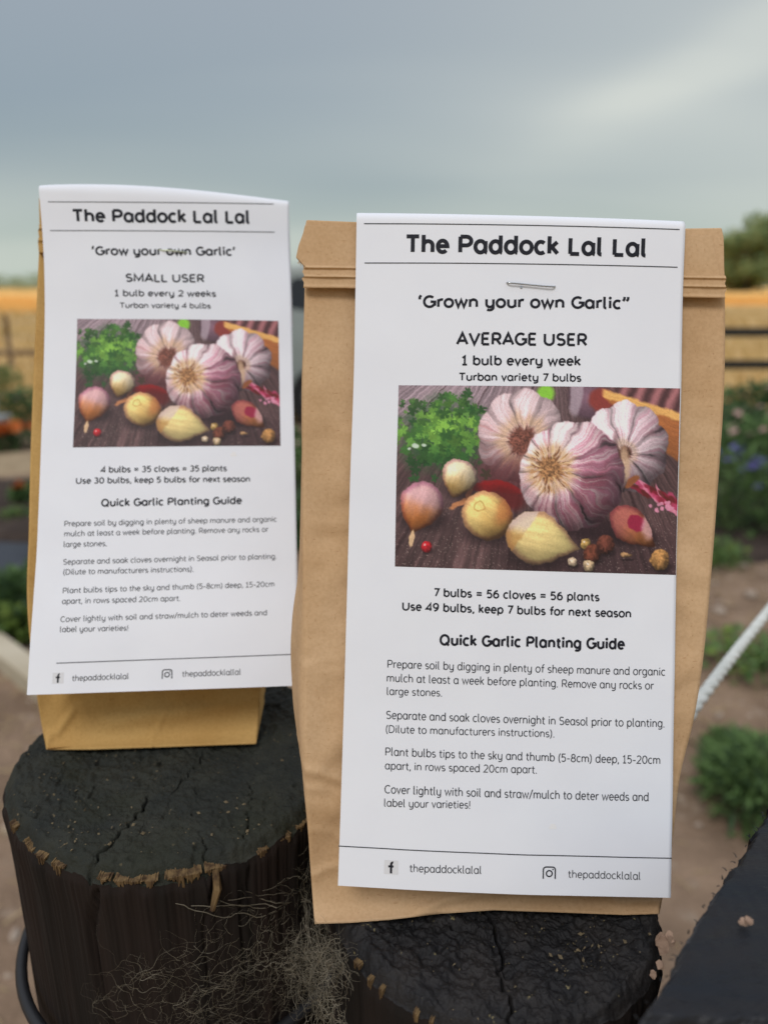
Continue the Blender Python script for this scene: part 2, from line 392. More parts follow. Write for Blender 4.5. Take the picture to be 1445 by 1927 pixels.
        nz = np.sqrt(np.clip(1-d*d*.93, 0, 1))
        l = np.clip(.6*nz+lx*dx/rx+ly*dy/ry*.8+.35, .1, 1.3)
        t = sstep(-.5, .9, u+.3*fbm(X/60, Y/60, 0, 3, seed))
        col = cols[0]*(1-t[..., None])+cols[1]*t[..., None]
        col = col*(1+.12*fbm(v*7, u*1.2, 0, 4, seed+1)[..., None])*(l[..., None]*.74+.33)
        rimc = sstep(.72, .98, d)*m; col = col*(1-rimc[..., None]*np.array([.18, .30, .20]))
        put(m, np.clip(col, 0, 1))
        return m, u, v
    clove(300, 420, 78, 86, 1.9, .4, (c3(222, 204, 172), c3(186, 150, 88)), 51)
    clove(122, 555, 108, 104, 1.9, .45, (c3(196, 154, 156), c3(206, 122, 56)), 52)
    d, u, v, m = ell(78, 712, 12, 40, .2, .2); put(m, c3(214, 178, 140))
    m, u, v = clove(435, 600, 122, 110, .5, .02, (c3(222, 192, 122), c3(200, 156, 86)), 53)
    d, uu, vv, mm = ell(398, 556, 27, 24, 0, .1); put(np.exp(-((d-.95)/.14)**2)*.55, c3(166, 118, 58))
    d, uu, vv, mm = ell(520, 570, 40, 70, .5, .5); put(m*mm*.5, c3(206, 118, 66))
    m, u, v = clove(676, 698, 150, 122, .2, .5, (c3(224, 198, 134), c3(230, 208, 140)), 54, -.1, -.5)
    fac = sstep(-.42, -.5, u+v*.35); put(m*fac*sstep(-.3, .2, v)*.65, c3(178, 128, 70))
    put(m*fac*sstep(.1, -.4, v)*.75, c3(216, 196, 190))
    m, u, v = clove(1120, 630, 112, 80, .65, .45, (c3(160, 92, 82), c3(190, 116, 62)), 55, -.2, -.4)
    d, uu, vv, mm = ell(1150, 620, 44, 36, .5, .12); put(m*mm, c3(150, 38, 66))
    d, uu, vv, mm = ell(1215, 620, 38, 70, .2, .3); put(m*mm*.75, c3(214, 168, 172))
    # peppercorns
    for cx, cy, r, col in ((150, 750, 25, c3(190, 34, 44)), (903, 716, 24, c3(196, 158, 92)), (938, 762, 42, c3(112, 62, 46)), (1002, 718, 44, c3(108, 60, 48)),
                           (842, 802, 23, c3(214, 188, 160)), (922, 816, 28, c3(204, 176, 140)), (1265, 780, 47, c3(186, 136, 82)), (1105, 762, 30, c3(176, 136, 96))):
        ry = r*.35 if cx == 1105 else r
        d, u, v, m = ell(cx+6, cy+r*.7, r*1.1, ry*.6, 0, .4); put(m*.6, c3(28, 18, 20))
        d, u, v, m = ell(cx, cy, r, ry, 0, .08)
        put(m, np.clip(col*(1.15-.5*d-.3*v-.15*u+.3*fbm(X/9, Y/9, 0, 2, int(cx)))[..., None], 0, 1))
        if r < 30: d, u, v, m = ell(cx-r*.3, cy-r*.35, r*.22, r*.18, 0, .5); put(m*.7, c3(250, 236, 230))
    # the grain of an ink-jet print, a little washed out
    g = vnoise(X/2.6, Y/2.6, 0, 71)+.6*vnoise(X/6, Y/6, 0, 72)
    C *= (1+.055*g[..., None])
    C = np.clip((C-.45)*1.16+.45, 0, 1)*.90+.06
    return np.clip(C, 0, 1)
# ---------------------------------------------------------------- a stroke alphabet for the printed words
def _arc(cx, cy, rx, ry, a0, a1):
    n = max(5, int(abs(a1-a0)/13))
    return [(cx+rx*math.cos(math.radians(a0+(a1-a0)*i/n)), cy+ry*math.sin(math.radians(a0+(a1-a0)*i/n))) for i in range(n+1)]
def _dot(x, y): return ('dot', x, y)
XH = .515
def _o(cx, r=.215): return _arc(cx, XH/2, r, XH/2, 0, 360)
_h = XH/2
GL = {
 'a': (.53, [_arc(.25, _h, .2, _h, 0, 360), [(.45, XH), (.45, .09)]+_arc(.53, .09, .08, .09, 180, 262)]),
 'b': (.53, [[(.08, .77), (.08, 0)], _arc(.28, _h, .2, _h, 0, 360)]),
 'c': (.44, [_arc(.25, _h, .2, _h, 48, 312)]),
 'd': (.54, [[(.45, .77), (.45, .09)]+_arc(.53, .09, .08, .09, 180, 262), _arc(.25, _h, .2, _h, 0, 360)]),
 'e': (.49, [[(.05, _h+.01), (.44, _h+.01)]+_arc(.25, _h, .19, _h, 4, 318)]),
 'f': (.33, [_arc(.28, .60, .12, .14, 65, 180)+[(.16, 0)], [(.03, .47), (.32, .47)]]),
 'g': (.53, [_arc(.25, _h, .2, _h, 0, 360), [(.45, XH), (.45, -.04)]+_arc(.25, -.04, .2, .17, 0, -135)]),
 'h': (.52, [[(.08, .77), (.08, 0)], _arc(.26, .29, .18, .2, 180, 0)+[(.44, 0)]]),
 'i': (.19, [[(.09, XH), (.09, 0)], _dot(.09, .68)]),
 'k': (.45, [[(.08, .77), (.08, 0)], [(.39, XH), (.10, .22)], [(.18, .29), (.41, 0)]]),
 'l': (.24, [[(.08, .77), (.08, .1)]+_arc(.18, .1, .1, .1, 180, 275)]),
 'm': (.80, [[(.08, XH), (.08, 0)], _arc(.24, .31, .16, .18, 180, 0)+[(.40, 0)], _arc(.56, .31, .16, .18, 180, 0)+[(.72, 0)]]),
 'n': (.52, [[(.08, XH), (.08, 0)], _arc(.26, .29, .18, .2, 180, 0)+[(.44, 0)]]),
 'o': (.52, [_o(.26)]),
 'p': (.53, [[(.08, XH), (.08, -.22)], _arc(.28, _h, .2, _h, 0, 360)]),
 'r': (.32, [[(.08, XH), (.08, 0)], _arc(.26, .31, .18, .18, 180, 68)]),
 's': (.41, [_arc(.205, .365, .145, .125, 38, 258)+_arc(.205, .125, .155, .125, 78, -142)]),
 't': (.33, [[(.14, .66), (.14, .13)]+_arc(.27, .13, .13, .13, 180, 285), [(.02, .47), (.30, .47)]]),
 'u': (.53, [[(.08, XH), (.08, .2)]+_arc(.265, .2, .185, .2, 180, 360), [(.45, XH), (.45, 0)]]),
 'v': (.44, [[(.03, XH), (.22, 0), (.41, XH)]]),
 'w': (.68, [[(.03, XH), (.19, 0), (.34, XH-.06), (.49, 0), (.65, XH)]]),
 'x': (.45, [[(.04, XH), (.41, 0)], [(.41, XH), (.04, 0)]]),
 'y': (.53, [[(.08, XH), (.08, .2)]+_arc(.265, .2, .185, .2, 180, 360), [(.45, XH), (.45, -.04)]+_arc(.25, -.04, .2, .17, 0, -130)]),
 'A': (.64, [[(.03, 0), (.32, .7), (.61, 0)], [(.13, .22), (.51, .22)]]),
 'C': (.62, [_arc(.35, .35, .29, .35, 48, 312)]),
 'D': (.66, [[(.09, .7), (.09, 0)], [(.09, .7), (.27, .7)]+_arc(.27, .35, .32, .35, 90, -90)+[(.09, 0)]]),
 'E': (.53, [[(.09, .7), (.09, 0)], [(.09, .7), (.47, .7)], [(.09, .36), (.42, .36)], [(.09, 0), (.48, 0)]]),
 'G': (.68, [_arc(.35, .35, .29, .35, 50, 358)+[(.40, .35)], [(.64, .34), (.64, 0.08)]]),
 'L': (.49, [[(.09, .7), (.09, 0)], [(.09, 0), (.45, 0)]]),
 'M': (.80, [[(.09, 0), (.09, .7), (.40, .12), (.71, .7), (.71, 0)]]),
 'P': (.57, [[(.09, .7), (.09, 0)], [(.09, .7), (.33, .7)]+_arc(.33, .505, .19, .195, 90, -90)+[(.09, .31)]]),
 'Q': (.72, [_arc(.35, .35, .29, .35, 0, 360), [(.42, .16), (.66, -.06)]]),
 'R': (.59, [[(.09, .7), (.09, 0)], [(.09, .7), (.33, .7)]+_arc(.33, .51, .18, .19, 90, -90)+[(.09, .32)], [(.30, .32), (.54, 0)]]),
 'S': (.54, [_arc(.27, .525, .19, .175, 35, 262)+_arc(.27, .18, .21, .18, 82, -145)]),
 'T': (.56, [[(.03, .7), (.53, .7)], [(.28, .7), (.28, 0)]]),
 'U': (.68, [[(.09, .7), (.09, .25)]+_arc(.34, .25, .25, .25, 180, 360)+[(.59, .7)]]),
 'V': (.62, [[(.03, .7), (.31, 0), (.59, .7)]]),
 '0': (.58, [_arc(.29, .35, .22, .35, 0, 360)]),
 '1': (.42, [[(.06, .56), (.22, .7), (.22, 0)], [(.06, 0), (.38, 0)]]),
 '2': (.51, [_arc(.25, .50, .19, .2, 155, -35)+[(.06, 0), (.46, 0)]]),
 '3': (.50, [_arc(.23, .525, .17, .175, 140, -90), _arc(.23, .175, .2, .175, 90, -145)]),
 '4': (.55, [[(.42, 0), (.42, .7), (.05, .17), (.52, .17)]]),
 '5': (.51, [[(.43, .7), (.12, .7), (.09, .40)]+_arc(.24, .22, .2, .22, 125, -140)]),
 '6': (.54, [_arc(.27, .215, .2, .215, 0, 360), [(.40, .7)]+_arc(.33, .22, .26, .46, 120, 176)]),
 '7': (.48, [[(.04, .7), (.43, .7), (.17, 0)]]),
 '8': (.54, [_arc(.27, .53, .165, .17, 0, 360), _arc(.27, .18, .205, .18, 0, 360)]),
 '9': (.54, [_arc(.27, .485, .2, .215, 0, 360), [(.14, 0)]+_arc(.21, .48, .26, .46, -60, -4)]),
 '.': (.18, [_dot(.09, .0)]),
 ',': (.18, [[(.10, .07), (.10, -.03), (.04, -.13)]]),
 "'": (.19, [[(.12, .78), (.11, .62), (.04, .50)]]),
 '`': (.19, [[(.14, .78), (.07, .66), (.06, .50)]]),
 '"': (.38, [[(.12, .78), (.11, .62), (.04, .50)], [(.32, .78), (.31, .62), (.24, .50)]]),
 '=': (.56, [[(.06, .44), (.50, .44)], [(.06, .22), (.50, .22)]]),
 '(': (.26, [_arc(.36, .30, .27, .5, 118, 242)]),
 ')': (.26, [_arc(-.10, .30, .27, .5, 62, -62)]),
 '-': (.36, [[(.05, .26), (.31, .26)]]),
 '/': (.36, [[(.02, -.08), (.34, .78)]]),
 '!': (.19, [[(.09, .72), (.09, .2)], _dot(.09, 0)]),
 ' ': (.24, []),
}
def text_strokes(s, w, want=None):
    """Outline strips of a line of text in em units: list of (left points, right points); and its width."""
    out = []; x = 0; gap = w*.42
    q_ = 1.0 if want is None else (want-gap*len(s))/sum(GL[c][0] for c in s)      # letters widened or narrowed to the measured width, strokes left even
    ys = lambda y: w/2 + y*(.7-w)/.7
    for ch in s:
        adv, strokes = GL[ch]
        for st in strokes:
            if st[0] == 'dot':
                px, py = x+st[1]*q_, ys(st[2]); r = w*.62
                c = [(px+r*math.cos(a*math.pi/4), py+r*math.sin(a*math.pi/4)) for a in range(9)]
                out.append(([c[0], c[1], c[2], c[3], c[4]], [c[8], c[7], c[6], c[5], c[4]])); continue
            p = []
            for a, b in st:
                q = (x+a*q_, ys(b))
                if not p or math.dist(p[-1], q) > .004: p.append(q)
            closed = math.dist(p[0], p[-1]) < 1e-6
            L, R = [], []
            n = len(p)
            for i in range(n):
                a = p[i-1] if i > 0 else (p[-2] if closed else None)
                b = p[i+1] if i < n-1 else (p[1] if closed else None)
                def nrm(q, r):
                    d = math.dist(q, r) or 1e-9
                    return (-(r[1]-q[1])/d, (r[0]-q[0])/d)
                n1 = nrm(a, p[i]) if a else nrm(p[i], b)
                n2 = nrm(p[i], b) if b else n1
                mx, my = n1[0]+n2[0], n1[1]+n2[1]
                ml = math.hypot(mx, my) or 1e-9
                mx, my = mx/ml, my/ml
                k = w/2/max(.45, mx*n1[0]+my*n1[1])
                L.append((p[i][0]+mx*k, p[i][1]+my*k)); R.append((p[i][0]-mx*k, p[i][1]-my*k))
            out.append((L, R))
        x += adv*q_ + gap
    return out, x
# ---------------------------------------------------------------- curved sheets
def crom(T, V, t):
    """Monotone-ish cubic through control values V (k x n) at parameters T."""
    T = np.asarray(T, float); V = np.asarray(V, float); t = np.atleast_1d(t)
    m = np.zeros_like(V)
    d = (V[1:]-V[:-1])/(T[1:]-T[:-1])[:, None]
    m[0], m[-1] = d[0], d[-1]
    m[1:-1] = (d[:-1]+d[1:])/2
    i = np.clip(np.searchsorted(T, t, side='right')-1, 0, len(T)-2)
    h = (T[i+1]-T[i]); s = ((t-T[i])/h)[:, None]; h = h[:, None]
    return (2*s**3-3*s**2+1)*V[i] + (s**3-2*s**2+s)*h*m[i] + (-2*s**3+3*s**2)*V[i+1] + (s**3-s**2)*h*m[i+1]
class Sheet:
    """A bent rectangle of paper: t runs down its front, u across it, both 0..1."""
    def __init__(s, rows, bow=0.0, seed=1, rip=.00035):
        L = np.array([tuple(at(r[0], r[1], r[4])) for r in rows]); R = np.array([tuple(at(r[2], r[3], r[5])) for r in rows])
        s.L, s.R = L, R; c = (L+R)/2
        dd = np.r_[0, np.cumsum(np.linalg.norm(np.diff(c, axis=0), axis=1))]
        s.T = dd/dd[-1]; s.len = dd[-1]; s.bow = bow; s.seed = seed; s.rip = rip
        s.wid = np.linalg.norm(R[0]-L[0])
        a = R.mean(0)-L.mean(0); b = c[-1]-c[0]; n = np.cross(a, b); s.n = n/np.linalg.norm(n)      # faces the camera or away
        if s.n[1] > 0: s.n = -s.n
    def ev(s, u, t, off=0.0):
        u = np.asarray(u, float).ravel(); t = np.asarray(t, float).ravel()
        L = crom(s.T, s.L, t); R = crom(s.T, s.R, t)
        b = s.bow*(1-(2*u-1)**2) + s.rip*fbm(u*2.2, t*4.0, 0, 3, s.seed)*np.clip(t*4, 0, 1)
        return L*(1-u)[:, None]+R*u[:, None] + s.n[None]*(b+off)[:, None]
LABEL_R_ROWS = [(671, 414, 1289, 430, 0.2367, 0.2367),
 (669, 540, 1284, 556, 0.2366, 0.2368),
 (666, 700, 1281, 712, 0.2362, 0.2364),
 (659, 900, 1276, 912, 0.2358, 0.236),
 (653, 1120, 1271, 1136, 0.2354, 0.2356),
 (647, 1330, 1267, 1348, 0.235, 0.2351),
 (641, 1520, 1264, 1540, 0.2345, 0.2346),
 (636, 1667, 1262, 1690, 0.234, 0.234)]
LABEL_L_ROWS = [(74, 359, 544, 388, 0.313, 0.33),
 (80, 430, 545, 462, 0.314, 0.331),
 (84, 510, 548, 540, 0.314, 0.33),
 (83, 700, 552, 718, 0.312, 0.327),
 (76, 890, 556, 895, 0.306, 0.32),
 (68, 1060, 559, 1055, 0.3, 0.313),
 (58, 1200, 561, 1186, 0.295, 0.306),
 (51, 1308, 562, 1290, 0.292, 0.302)]
# ---------------------------------------------------------------- print on the labels in paper coordinates: (u across, t down), sizes in mm
PRINT_R = {'cam': ((0.63051, 0.96758), 4.22),
 'f': ((0.15768, 0.96824), 4.05),
 'pic': [(0.13748, 0.2469), (0.99631, 0.24343), (0.14302, 0.51954), (0.99875, 0.5223)],
 'rules': [((0.02286, 0.00551), (0.98203, 0.00199), 0.339), ((0.0264, 0.06476), (0.98022, 0.05879), 0.339), ((-0.0026, 0.94101), (1.00029, 0.94199), 0.339)],
 'stain': ((0.63872, 0.89887), 2.36),
 'staple': [(0.45905, 0.08973), (0.46561, 0.09205), (0.50284, 0.09318), (0.55146, 0.09493), (0.59687, 0.09588), (0.6081, 0.09332)],
 'text': [('The Paddock Lal Lal', (0.15062, 0.05037), (0.88375, 0.04632), 6.27, 0.205, 0), ('`Grown your own Garlic"', (0.19249, 0.13146), (0.83441, 0.12594), 4.169, 0.2, 0),
          ('AVERAGE USER', (0.31076, 0.18613), (0.70708, 0.18365), 4.29, 0.19, 0), ('1 bulb every week', (0.32656, 0.21621), (0.68845, 0.21366), 3.282, 0.185, 0),
          ('Turban variety 7 bulbs', (0.31968, 0.23934), (0.69101, 0.23768), 2.682, 0.18, 0), ('7 bulbs = 56 cloves = 56 plants', (0.26269, 0.56331), (0.76436, 0.56424), 2.809, 0.18, 0),
          ('Use 49 bulbs, keep 7 bulbs for next season', (0.16744, 0.58538), (0.86316, 0.58764), 2.85, 0.18, 0), ('Quick Garlic Planting Guide', (0.28431, 0.63608), (0.84372, 0.63519), 3.743, 0.205, 0),
          ('Prepare soil by digging in plenty of sheep manure and organic', (0.12714, 0.67199), (0.97081, 0.67254), 2.622, 0.118, 1),
          ('mulch at least a week before planting. Remove any rocks or', (0.1267, 0.69276), (0.93565, 0.69341), 2.62, 0.118, 1), ('large stones.', (0.12783, 0.7127), (0.29655, 0.71215), 2.513, 0.118, 1),
          ('Separate and soak cloves overnight in Seasol prior to planting.', (0.12829, 0.74847), (0.97226, 0.74909), 2.678, 0.118, 1), ('(Dilute to manufacturers instructions).', (0.12788, 0.76905), (0.63761, 0.76767), 2.521, 0.118, 1),
          ('Plant bulbs tips to the sky and thumb (5-8cm) deep, 15-20cm', (0.12829, 0.80308), (0.96092, 0.80344), 2.659, 0.118, 1), ('apart, in rows spaced 20cm apart.', (0.12952, 0.82365), (0.58726, 0.82198), 2.558, 0.118, 1),
          ('Cover lightly with soil and straw/mulch to deter weeds and', (0.13008, 0.85921), (0.92679, 0.8586), 2.728, 0.118, 1), ('label your varieties!', (0.12969, 0.87901), (0.38986, 0.87669), 2.529, 0.118, 1),
          ('thepaddocklalal', (0.21216, 0.97371), (0.42832, 0.97229), 2.497, 0.115, 1), ('thepaddocklalal', (0.68703, 0.97409), (0.90746, 0.97478), 2.439, 0.115, 1)]}
PRINT_L = {'cam': ((0.50678, 0.97031), 4.09),
 'f': ((0.10887, 0.97055), 3.88),
 'pic': [(0.12668, 0.26014), (0.94219, 0.24162), (0.12151, 0.52404), (0.94127, 0.51273)],
 'rules': [((0.03127, 0.0224), (0.93526, -0.00188), 0.356), ((0.0307, 0.08192), (0.93788, 0.05368), 0.356), ((0.10014, 0.94274), (0.99493, 0.93999), 0.356)],
 'stain': ((0.75075, 0.53311), 2.59),
 'staple': [(0.44982, 0.1076), (0.49685, 0.10922), (0.54421, 0.10973), (0.57896, 0.10849)],
 'text': [('The Paddock Lal Lal', (0.12202, 0.06258), (0.83583, 0.04164), 5.949, 0.205, 0), ("`Grow your own Garlic'", (0.18979, 0.12861), (0.76938, 0.10931), 4.093, 0.2, 0),
          ('SMALL USER', (0.31933, 0.17961), (0.63771, 0.17036), 3.821, 0.19, 0), ('1 bulb every 2 weeks', (0.27384, 0.21046), (0.6846, 0.19916), 2.928, 0.175, 0),
          ('Turban variety 4 bulbs', (0.29449, 0.2339), (0.66187, 0.2245), 2.454, 0.17, 0), ('4 bulbs = 35 cloves = 35 plants', (0.23053, 0.5751), (0.72284, 0.56911), 2.805, 0.17, 0),
          ('Use 30 bulbs, keep 5 bulbs for next season', (0.13642, 0.59787), (0.8163, 0.5908), 2.753, 0.17, 0), ('Quick Garlic Planting Guide', (0.23631, 0.64351), (0.78172, 0.63735), 3.44, 0.19, 0),
          ('Prepare soil by digging in plenty of sheep manure and organic', (0.09799, 0.68235), (0.92134, 0.67342), 2.36, 0.125, 1),
          ('mulch at least a week before planting. Remove any rocks or', (0.09929, 0.70215), (0.88685, 0.69425), 2.363, 0.125, 1), ('large stones.', (0.09886, 0.7229), (0.26317, 0.72155), 2.358, 0.125, 1),
          ('Separate and soak cloves overnight in Seasol prior to planting.', (0.10012, 0.75695), (0.91962, 0.7498), 2.348, 0.125, 1), ('(Dilute to manufacturers instructions).', (0.10233, 0.77643), (0.5963, 0.77368), 2.346, 0.125, 1),
          ('Plant bulbs tips to the sky and thumb (5-8cm) deep, 15-20cm', (0.10515, 0.81204), (0.91036, 0.80583), 2.333, 0.125, 1), ('apart, in rows spaced 20cm apart.', (0.10615, 0.83222), (0.54871, 0.8308), 2.315, 0.125, 1),
          ('Cover lightly with soil and straw/mulch to deter weeds and', (0.10491, 0.86627), (0.88102, 0.86281), 2.319, 0.125, 1), ('label your varieties!', (0.10533, 0.88522), (0.35762, 0.88566), 2.282, 0.125, 1),
          ('thepaddocklalal', (0.1596, 0.9773), (0.36632, 0.9769), 2.338, 0.12, 1), ('thepaddocklallal', (0.5623, 0.97622), (0.78289, 0.97581), 2.371, 0.12, 1)]}
# ================================================================ THE PLACE
rnd = random.Random(12)
GZ = 0.0
M['dry'] = mat('dry pasture', (.48, .305, .12), .95, .1, vary=(.56, .37, .16), scale=.8, bump=(9, .6, .05), vary2=((.33, .24, .10), .35, .52, .2))
M['wheat'] = mat('ripe crop', (.90, .50, .15), .95, .1, vary=(.80, .46, .15), scale=.05, vary2=((.62, .38, .13), .012, .5, .2))
M['far'] = mat('far pasture', (.50, .36, .14), .95, .1, vary=(.40, .31, .13), scale=.02)
M['soil'] = mat('garden soil', (.19, .128, .085), .95, .15, vary=(.31, .215, .145), scale=3.2, bump=(40, .8, .03), vary2=((.31, .23, .165), 14, .56, .12))
M['dark_soil'] = mat('dark compost', (.045, .033, .028), .95, .15, vary=(.075, .055, .044), scale=9, bump=(60, .8, .02))
M['path'] = mat('straw covered path', (.30, .225, .14), .95, .1, vary=(.40, .31, .20), scale=12, bump=(60, .7, .02))
M['mat_black'] = mat('black plastic sheet', (.018, .022, .032), .45, .5, bump=(14, .5, .02))
# ground sheets, each 4 mm above the one below
def sheet(name, poly, z, m, nx=1):
    b = MB(); b.add([(x, y, z) for x, y in poly], [tuple(range(len(poly)))]); o = b.build(name, m); tag(o, kind='structure'); return o
sheet('ground', [(-3500, -300), (3500, -300), (3500, 4500), (-3500, 4500)], -.004, M['dry'])
sheet('crop_field', [(-900, 41), (-60, 43), (5, 58), (60, 60), (900, 66), (900, 520), (-900, 520)], .0, M['wheat'])
sheet('far_pasture', [(-3400, 520.5), (3400, 520.5), (3400, 4400), (-3400, 4400)], .0, M['far'])
# uneven garden ground as a relief, sinking under the flat ground at its rim
gx, gy = np.meshgrid(np.linspace(-7, 7.5, 260), np.linspace(-1.5, 8.4, 200))
edge = np.minimum.reduce([gx+7, 7.5-gx, gy+1.5, 8.4-gy])
gz = np.maximum(.006, .024+.020*fbm(gx*1.3, gy*1.3, 0, 4, 2)+.014*fbm(gx*9, gy*9, 0, 3, 3))
gz = gz*np.clip(edge*1.5, 0, 1)-.012*(1-np.clip(edge*1.5, 0, 1))
tag(link('garden_soil', grid_mesh('garden_soil', np.stack([gx, gy, gz], -1)), M['soil']), kind='structure')
def patch(name, x0, x1, y0, y1, m, h=.03, seed=5, n=60):
    px, py = np.meshgrid(np.linspace(x0, x1, n), np.linspace(y0, y1, n))
    e = np.minimum.reduce([(px-x0)/.12, (x1-px)/.12, (py-y0)/.12, (y1-py)/.12])+.5*fbm(px*3, py*3, 0, 2, seed)
    z = h*np.clip(e, -1, 1)+.012*fbm(px*8, py*8, 0, 3, seed+1)+.012
    return tag(link(name, grid_mesh(name, np.stack([px, py, z], -1)), m), kind='structure')
patch('planting_bed', -5.5, -.6, 4.0, 5.5, M['dark_soil'], .06, 5)
patch('planting_bed', -5.5, -.6, 2.75, 3.3, M['dark_soil'], .06, 8)
patch('planting_bed', 1.6, 5.0, 3.7, 7.2, M['dark_soil'], .05, 15)
patch('garden_path', -5.5, -.6, 5.6, 6.5, M['path'], .035, 11)

# stones, straw and crumbs on the soil near the posts
M['stone'] = mat('field stone', (.34, .27, .21), .9, .2, vary=(.46, .38, .31), scale=20, bump=(60, .5, .01))
def rock_mesh(name, r, seed, sub=2):
    bm = bmesh.new(); bmesh.ops.create_icosphere(bm, subdivisions=sub, radius=r)
    for v in bm.verts:
        n = v.co.normalized(); k = 1+.28*float(fbm(n.x*1.6+seed, n.y*1.6, n.z*1.6, 2, seed)); v.co = Vector((n.x*r*k*1.2, n.y*r*k, n.z*r*k*.65))
    me = bpy.data.meshes.new(name); bm.to_mesh(me); bm.free(); me.polygons.foreach_set('use_smooth', [True]*len(me.polygons)); return me
rm = [rock_mesh('stone', .03, k) for k in (1, 4, 7)]
for me in rm: me.materials.append(M['stone'])
stones = [(1352, 1150, .9, 'pale round stone beside the right bag above the white rope'), (1412, 1120, 1.0, 'pale stone left of the rope end at the right edge'),
          (1398, 1065, .7, 'small stone just under the cornflowers'), (1352, 1345, .45, 'small pinkish stone below the white rope'), (1408, 1392, .45, 'small pink stone above the low green weed'),
          (18, 1560, .6, 'stone on bare soil left of the left post'), (30, 1760, .5, 'little stone at the foot of the left edge')]
for i, (px, py, s, lab) in enumerate(stones):
    p = onplane(px, py, .03); o = bpy.data.objects.new('stone', rm[i % 3]); COL.objects.link(o)
    o.location = (p.x, p.y, .022+.012*s); o.scale = (s, s, s); o.rotation_euler = (.2*i, .1, i*1.3)
    tag(o, lab, 'stone', 'stones on the garden soil')
b = MB()
for i in range(2600):
    x, y = rnd.uniform(-2.2, 3.2), rnd.uniform(.2, 4.5)
    r = rnd.choice((.006, .009, .014)); c = Vector((x, y, .02+r*.3)); a = rnd.uniform(0, 3)
    vs = [c+Vector((r*math.cos(a+k*1.571), r*.7*math.sin(a+k*1.571), rnd.uniform(-.2, .2)*r)) for k in range(4)]+[c+Vector((0, 0, r*.7)), c-Vector((0, 0, r))]
    b.add(vs, [(0, 1, 4), (1, 2, 4), (2, 3, 4), (3, 0, 4), (1, 0, 5), (2, 1, 5), (3, 2, 5), (0, 3, 5)], rnd.choice((0, 0, 1)))
tag(b.build('gravel', [M['soil'], M['stone']]), 'small clods and grit scattered over the bare brown soil', 'gravel', kind='stuff')
M['straw'] = mat('straw', (.52, .40, .22), .8, .2, vary=(.38, .28, .15), scale=3)
b = MB()
for i in range(2600):
    x, y = rnd.uniform(-2.4, .2), rnd.uniform(.2, 2.6)
    if i > 1500: x, y = rnd.uniform(.4, 3.2), rnd.uniform(1, 4)
    L = rnd.uniform(.02, .07); a = rnd.uniform(0, 3.14); z = .03+rnd.uniform(0, .018); t = rnd.uniform(-.2, .2)
    d = Vector((math.cos(a)*L, math.sin(a)*L, t*L)); c = Vector((x, y, z))
    b.tube([c-d/2, c+d/2], .0014, 3, caps=False)
tag(b.build('straw_mulch', M['straw']), 'loose dry straw strewn over the soil around the posts', 'straw', kind='stuff')

# dry grass tufts over the pasture between the garden and the crop
M['grass_dry'] = mat('dry grass blades', (.56, .38, .16), .9, .1, vary=(.48, .35, .14), scale=.7, trans=.2)
b = MB()
for i in range(9000):
    y = 8.5+36*rnd.random()**1.6; x = rnd.uniform(-.62, .62)*y*1.1
    h = rnd.uniform(.05, .22)*(1+.3*math.sin(x)); wd = rnd.uniform(.008, .03)*(y/12); a = rnd.uniform(-.6, .6); lx = rnd.uniform(-.1, .1)
    b.add([(x-wd, y, -.004), (x+wd, y+a*wd, -.004), (x+lx, y+rnd.uniform(-.06, .06), h)], [(0, 1, 2)])
tag(b.build('dry_grass', M['grass_dry']), 'tan dry grass standing between the garden and the golden crop', 'grass', kind='stuff')
b = MB()
for i in range(9000):
    y = 44+50*rnd.random()**1.5; x = rnd.uniform(-.62, .62)*y*1.1
    if y < 60 and x > -20: y += 16
    h = rnd.uniform(.3, .55); wd = .05*(y/50)
    b.add([(x-wd, y, 0), (x+wd, y, 0), (x+rnd.uniform(-.1, .1), y, h)], [(0, 1, 2)])
tag(b.build('crop', M['wheat']), 'golden ripe crop covering the field up to the trees', 'crop', kind='stuff')

# ---------------------------------------------------------------- trees beyond the field
M['bark'] = mat('gum bark', (.20, .165, .13), .9, .2, vary=(.30, .26, .22), scale=2, stretch=(1, 1, .2))
M['leafA'] = mat('olive foliage', (.34, .37, .14), .8, .2, vary=(.42, .42, .17), scale=.25, trans=.4)
M['leafB'] = mat('dark green foliage', (.23, .33, .15), .8, .2, vary=(.31, .38, .17), scale=.25, trans=.4)
M['leafC'] = mat('yellow brown foliage', (.36, .32, .14), .8, .2, vary=(.28, .24, .12), scale=.3, trans=.4)
def crown_mesh(h, wd, n, seed, base=.2):
    r = random.Random(seed); b = MB()
    cl = []
    for k in range(22):
        a = r.uniform(0, 6.28); q = r.uniform(.1, .8)**.6; z = h*(base+(1-base)*r.random()**.8*.92)
        taper = 1-.65*max(0, (z/h-.45)/.55)**1.5
        cl.append((wd*.5*q*math.cos(a)*taper, wd*.5*q*math.sin(a)*taper, z, wd*r.uniform(.16, .27)))
    for i in range(n):
        c = r.choice(cl); v = Vector((r.gauss(0, 1), r.gauss(0, 1), r.gauss(0, .8))); v = v.normalized()*c[3]*r.uniform(.55, 1.05)
        p = Vector(c[:3])+v; p.z = max(.3, min(h, p.z))
        s = h*r.uniform(.012, .03); e1 = Vector((r.gauss(0, 1), r.gauss(0, 1), r.gauss(0, 1))).normalized(); e2 = e1.orthogonal().normalized()
        b.add([p-e1*s, p-e2*s*.6, p+e1*s, p+e2*s*.6], [(0, 1, 2, 3)], 0 if r.random() < .7 else 1)
    return b.mesh('crown')
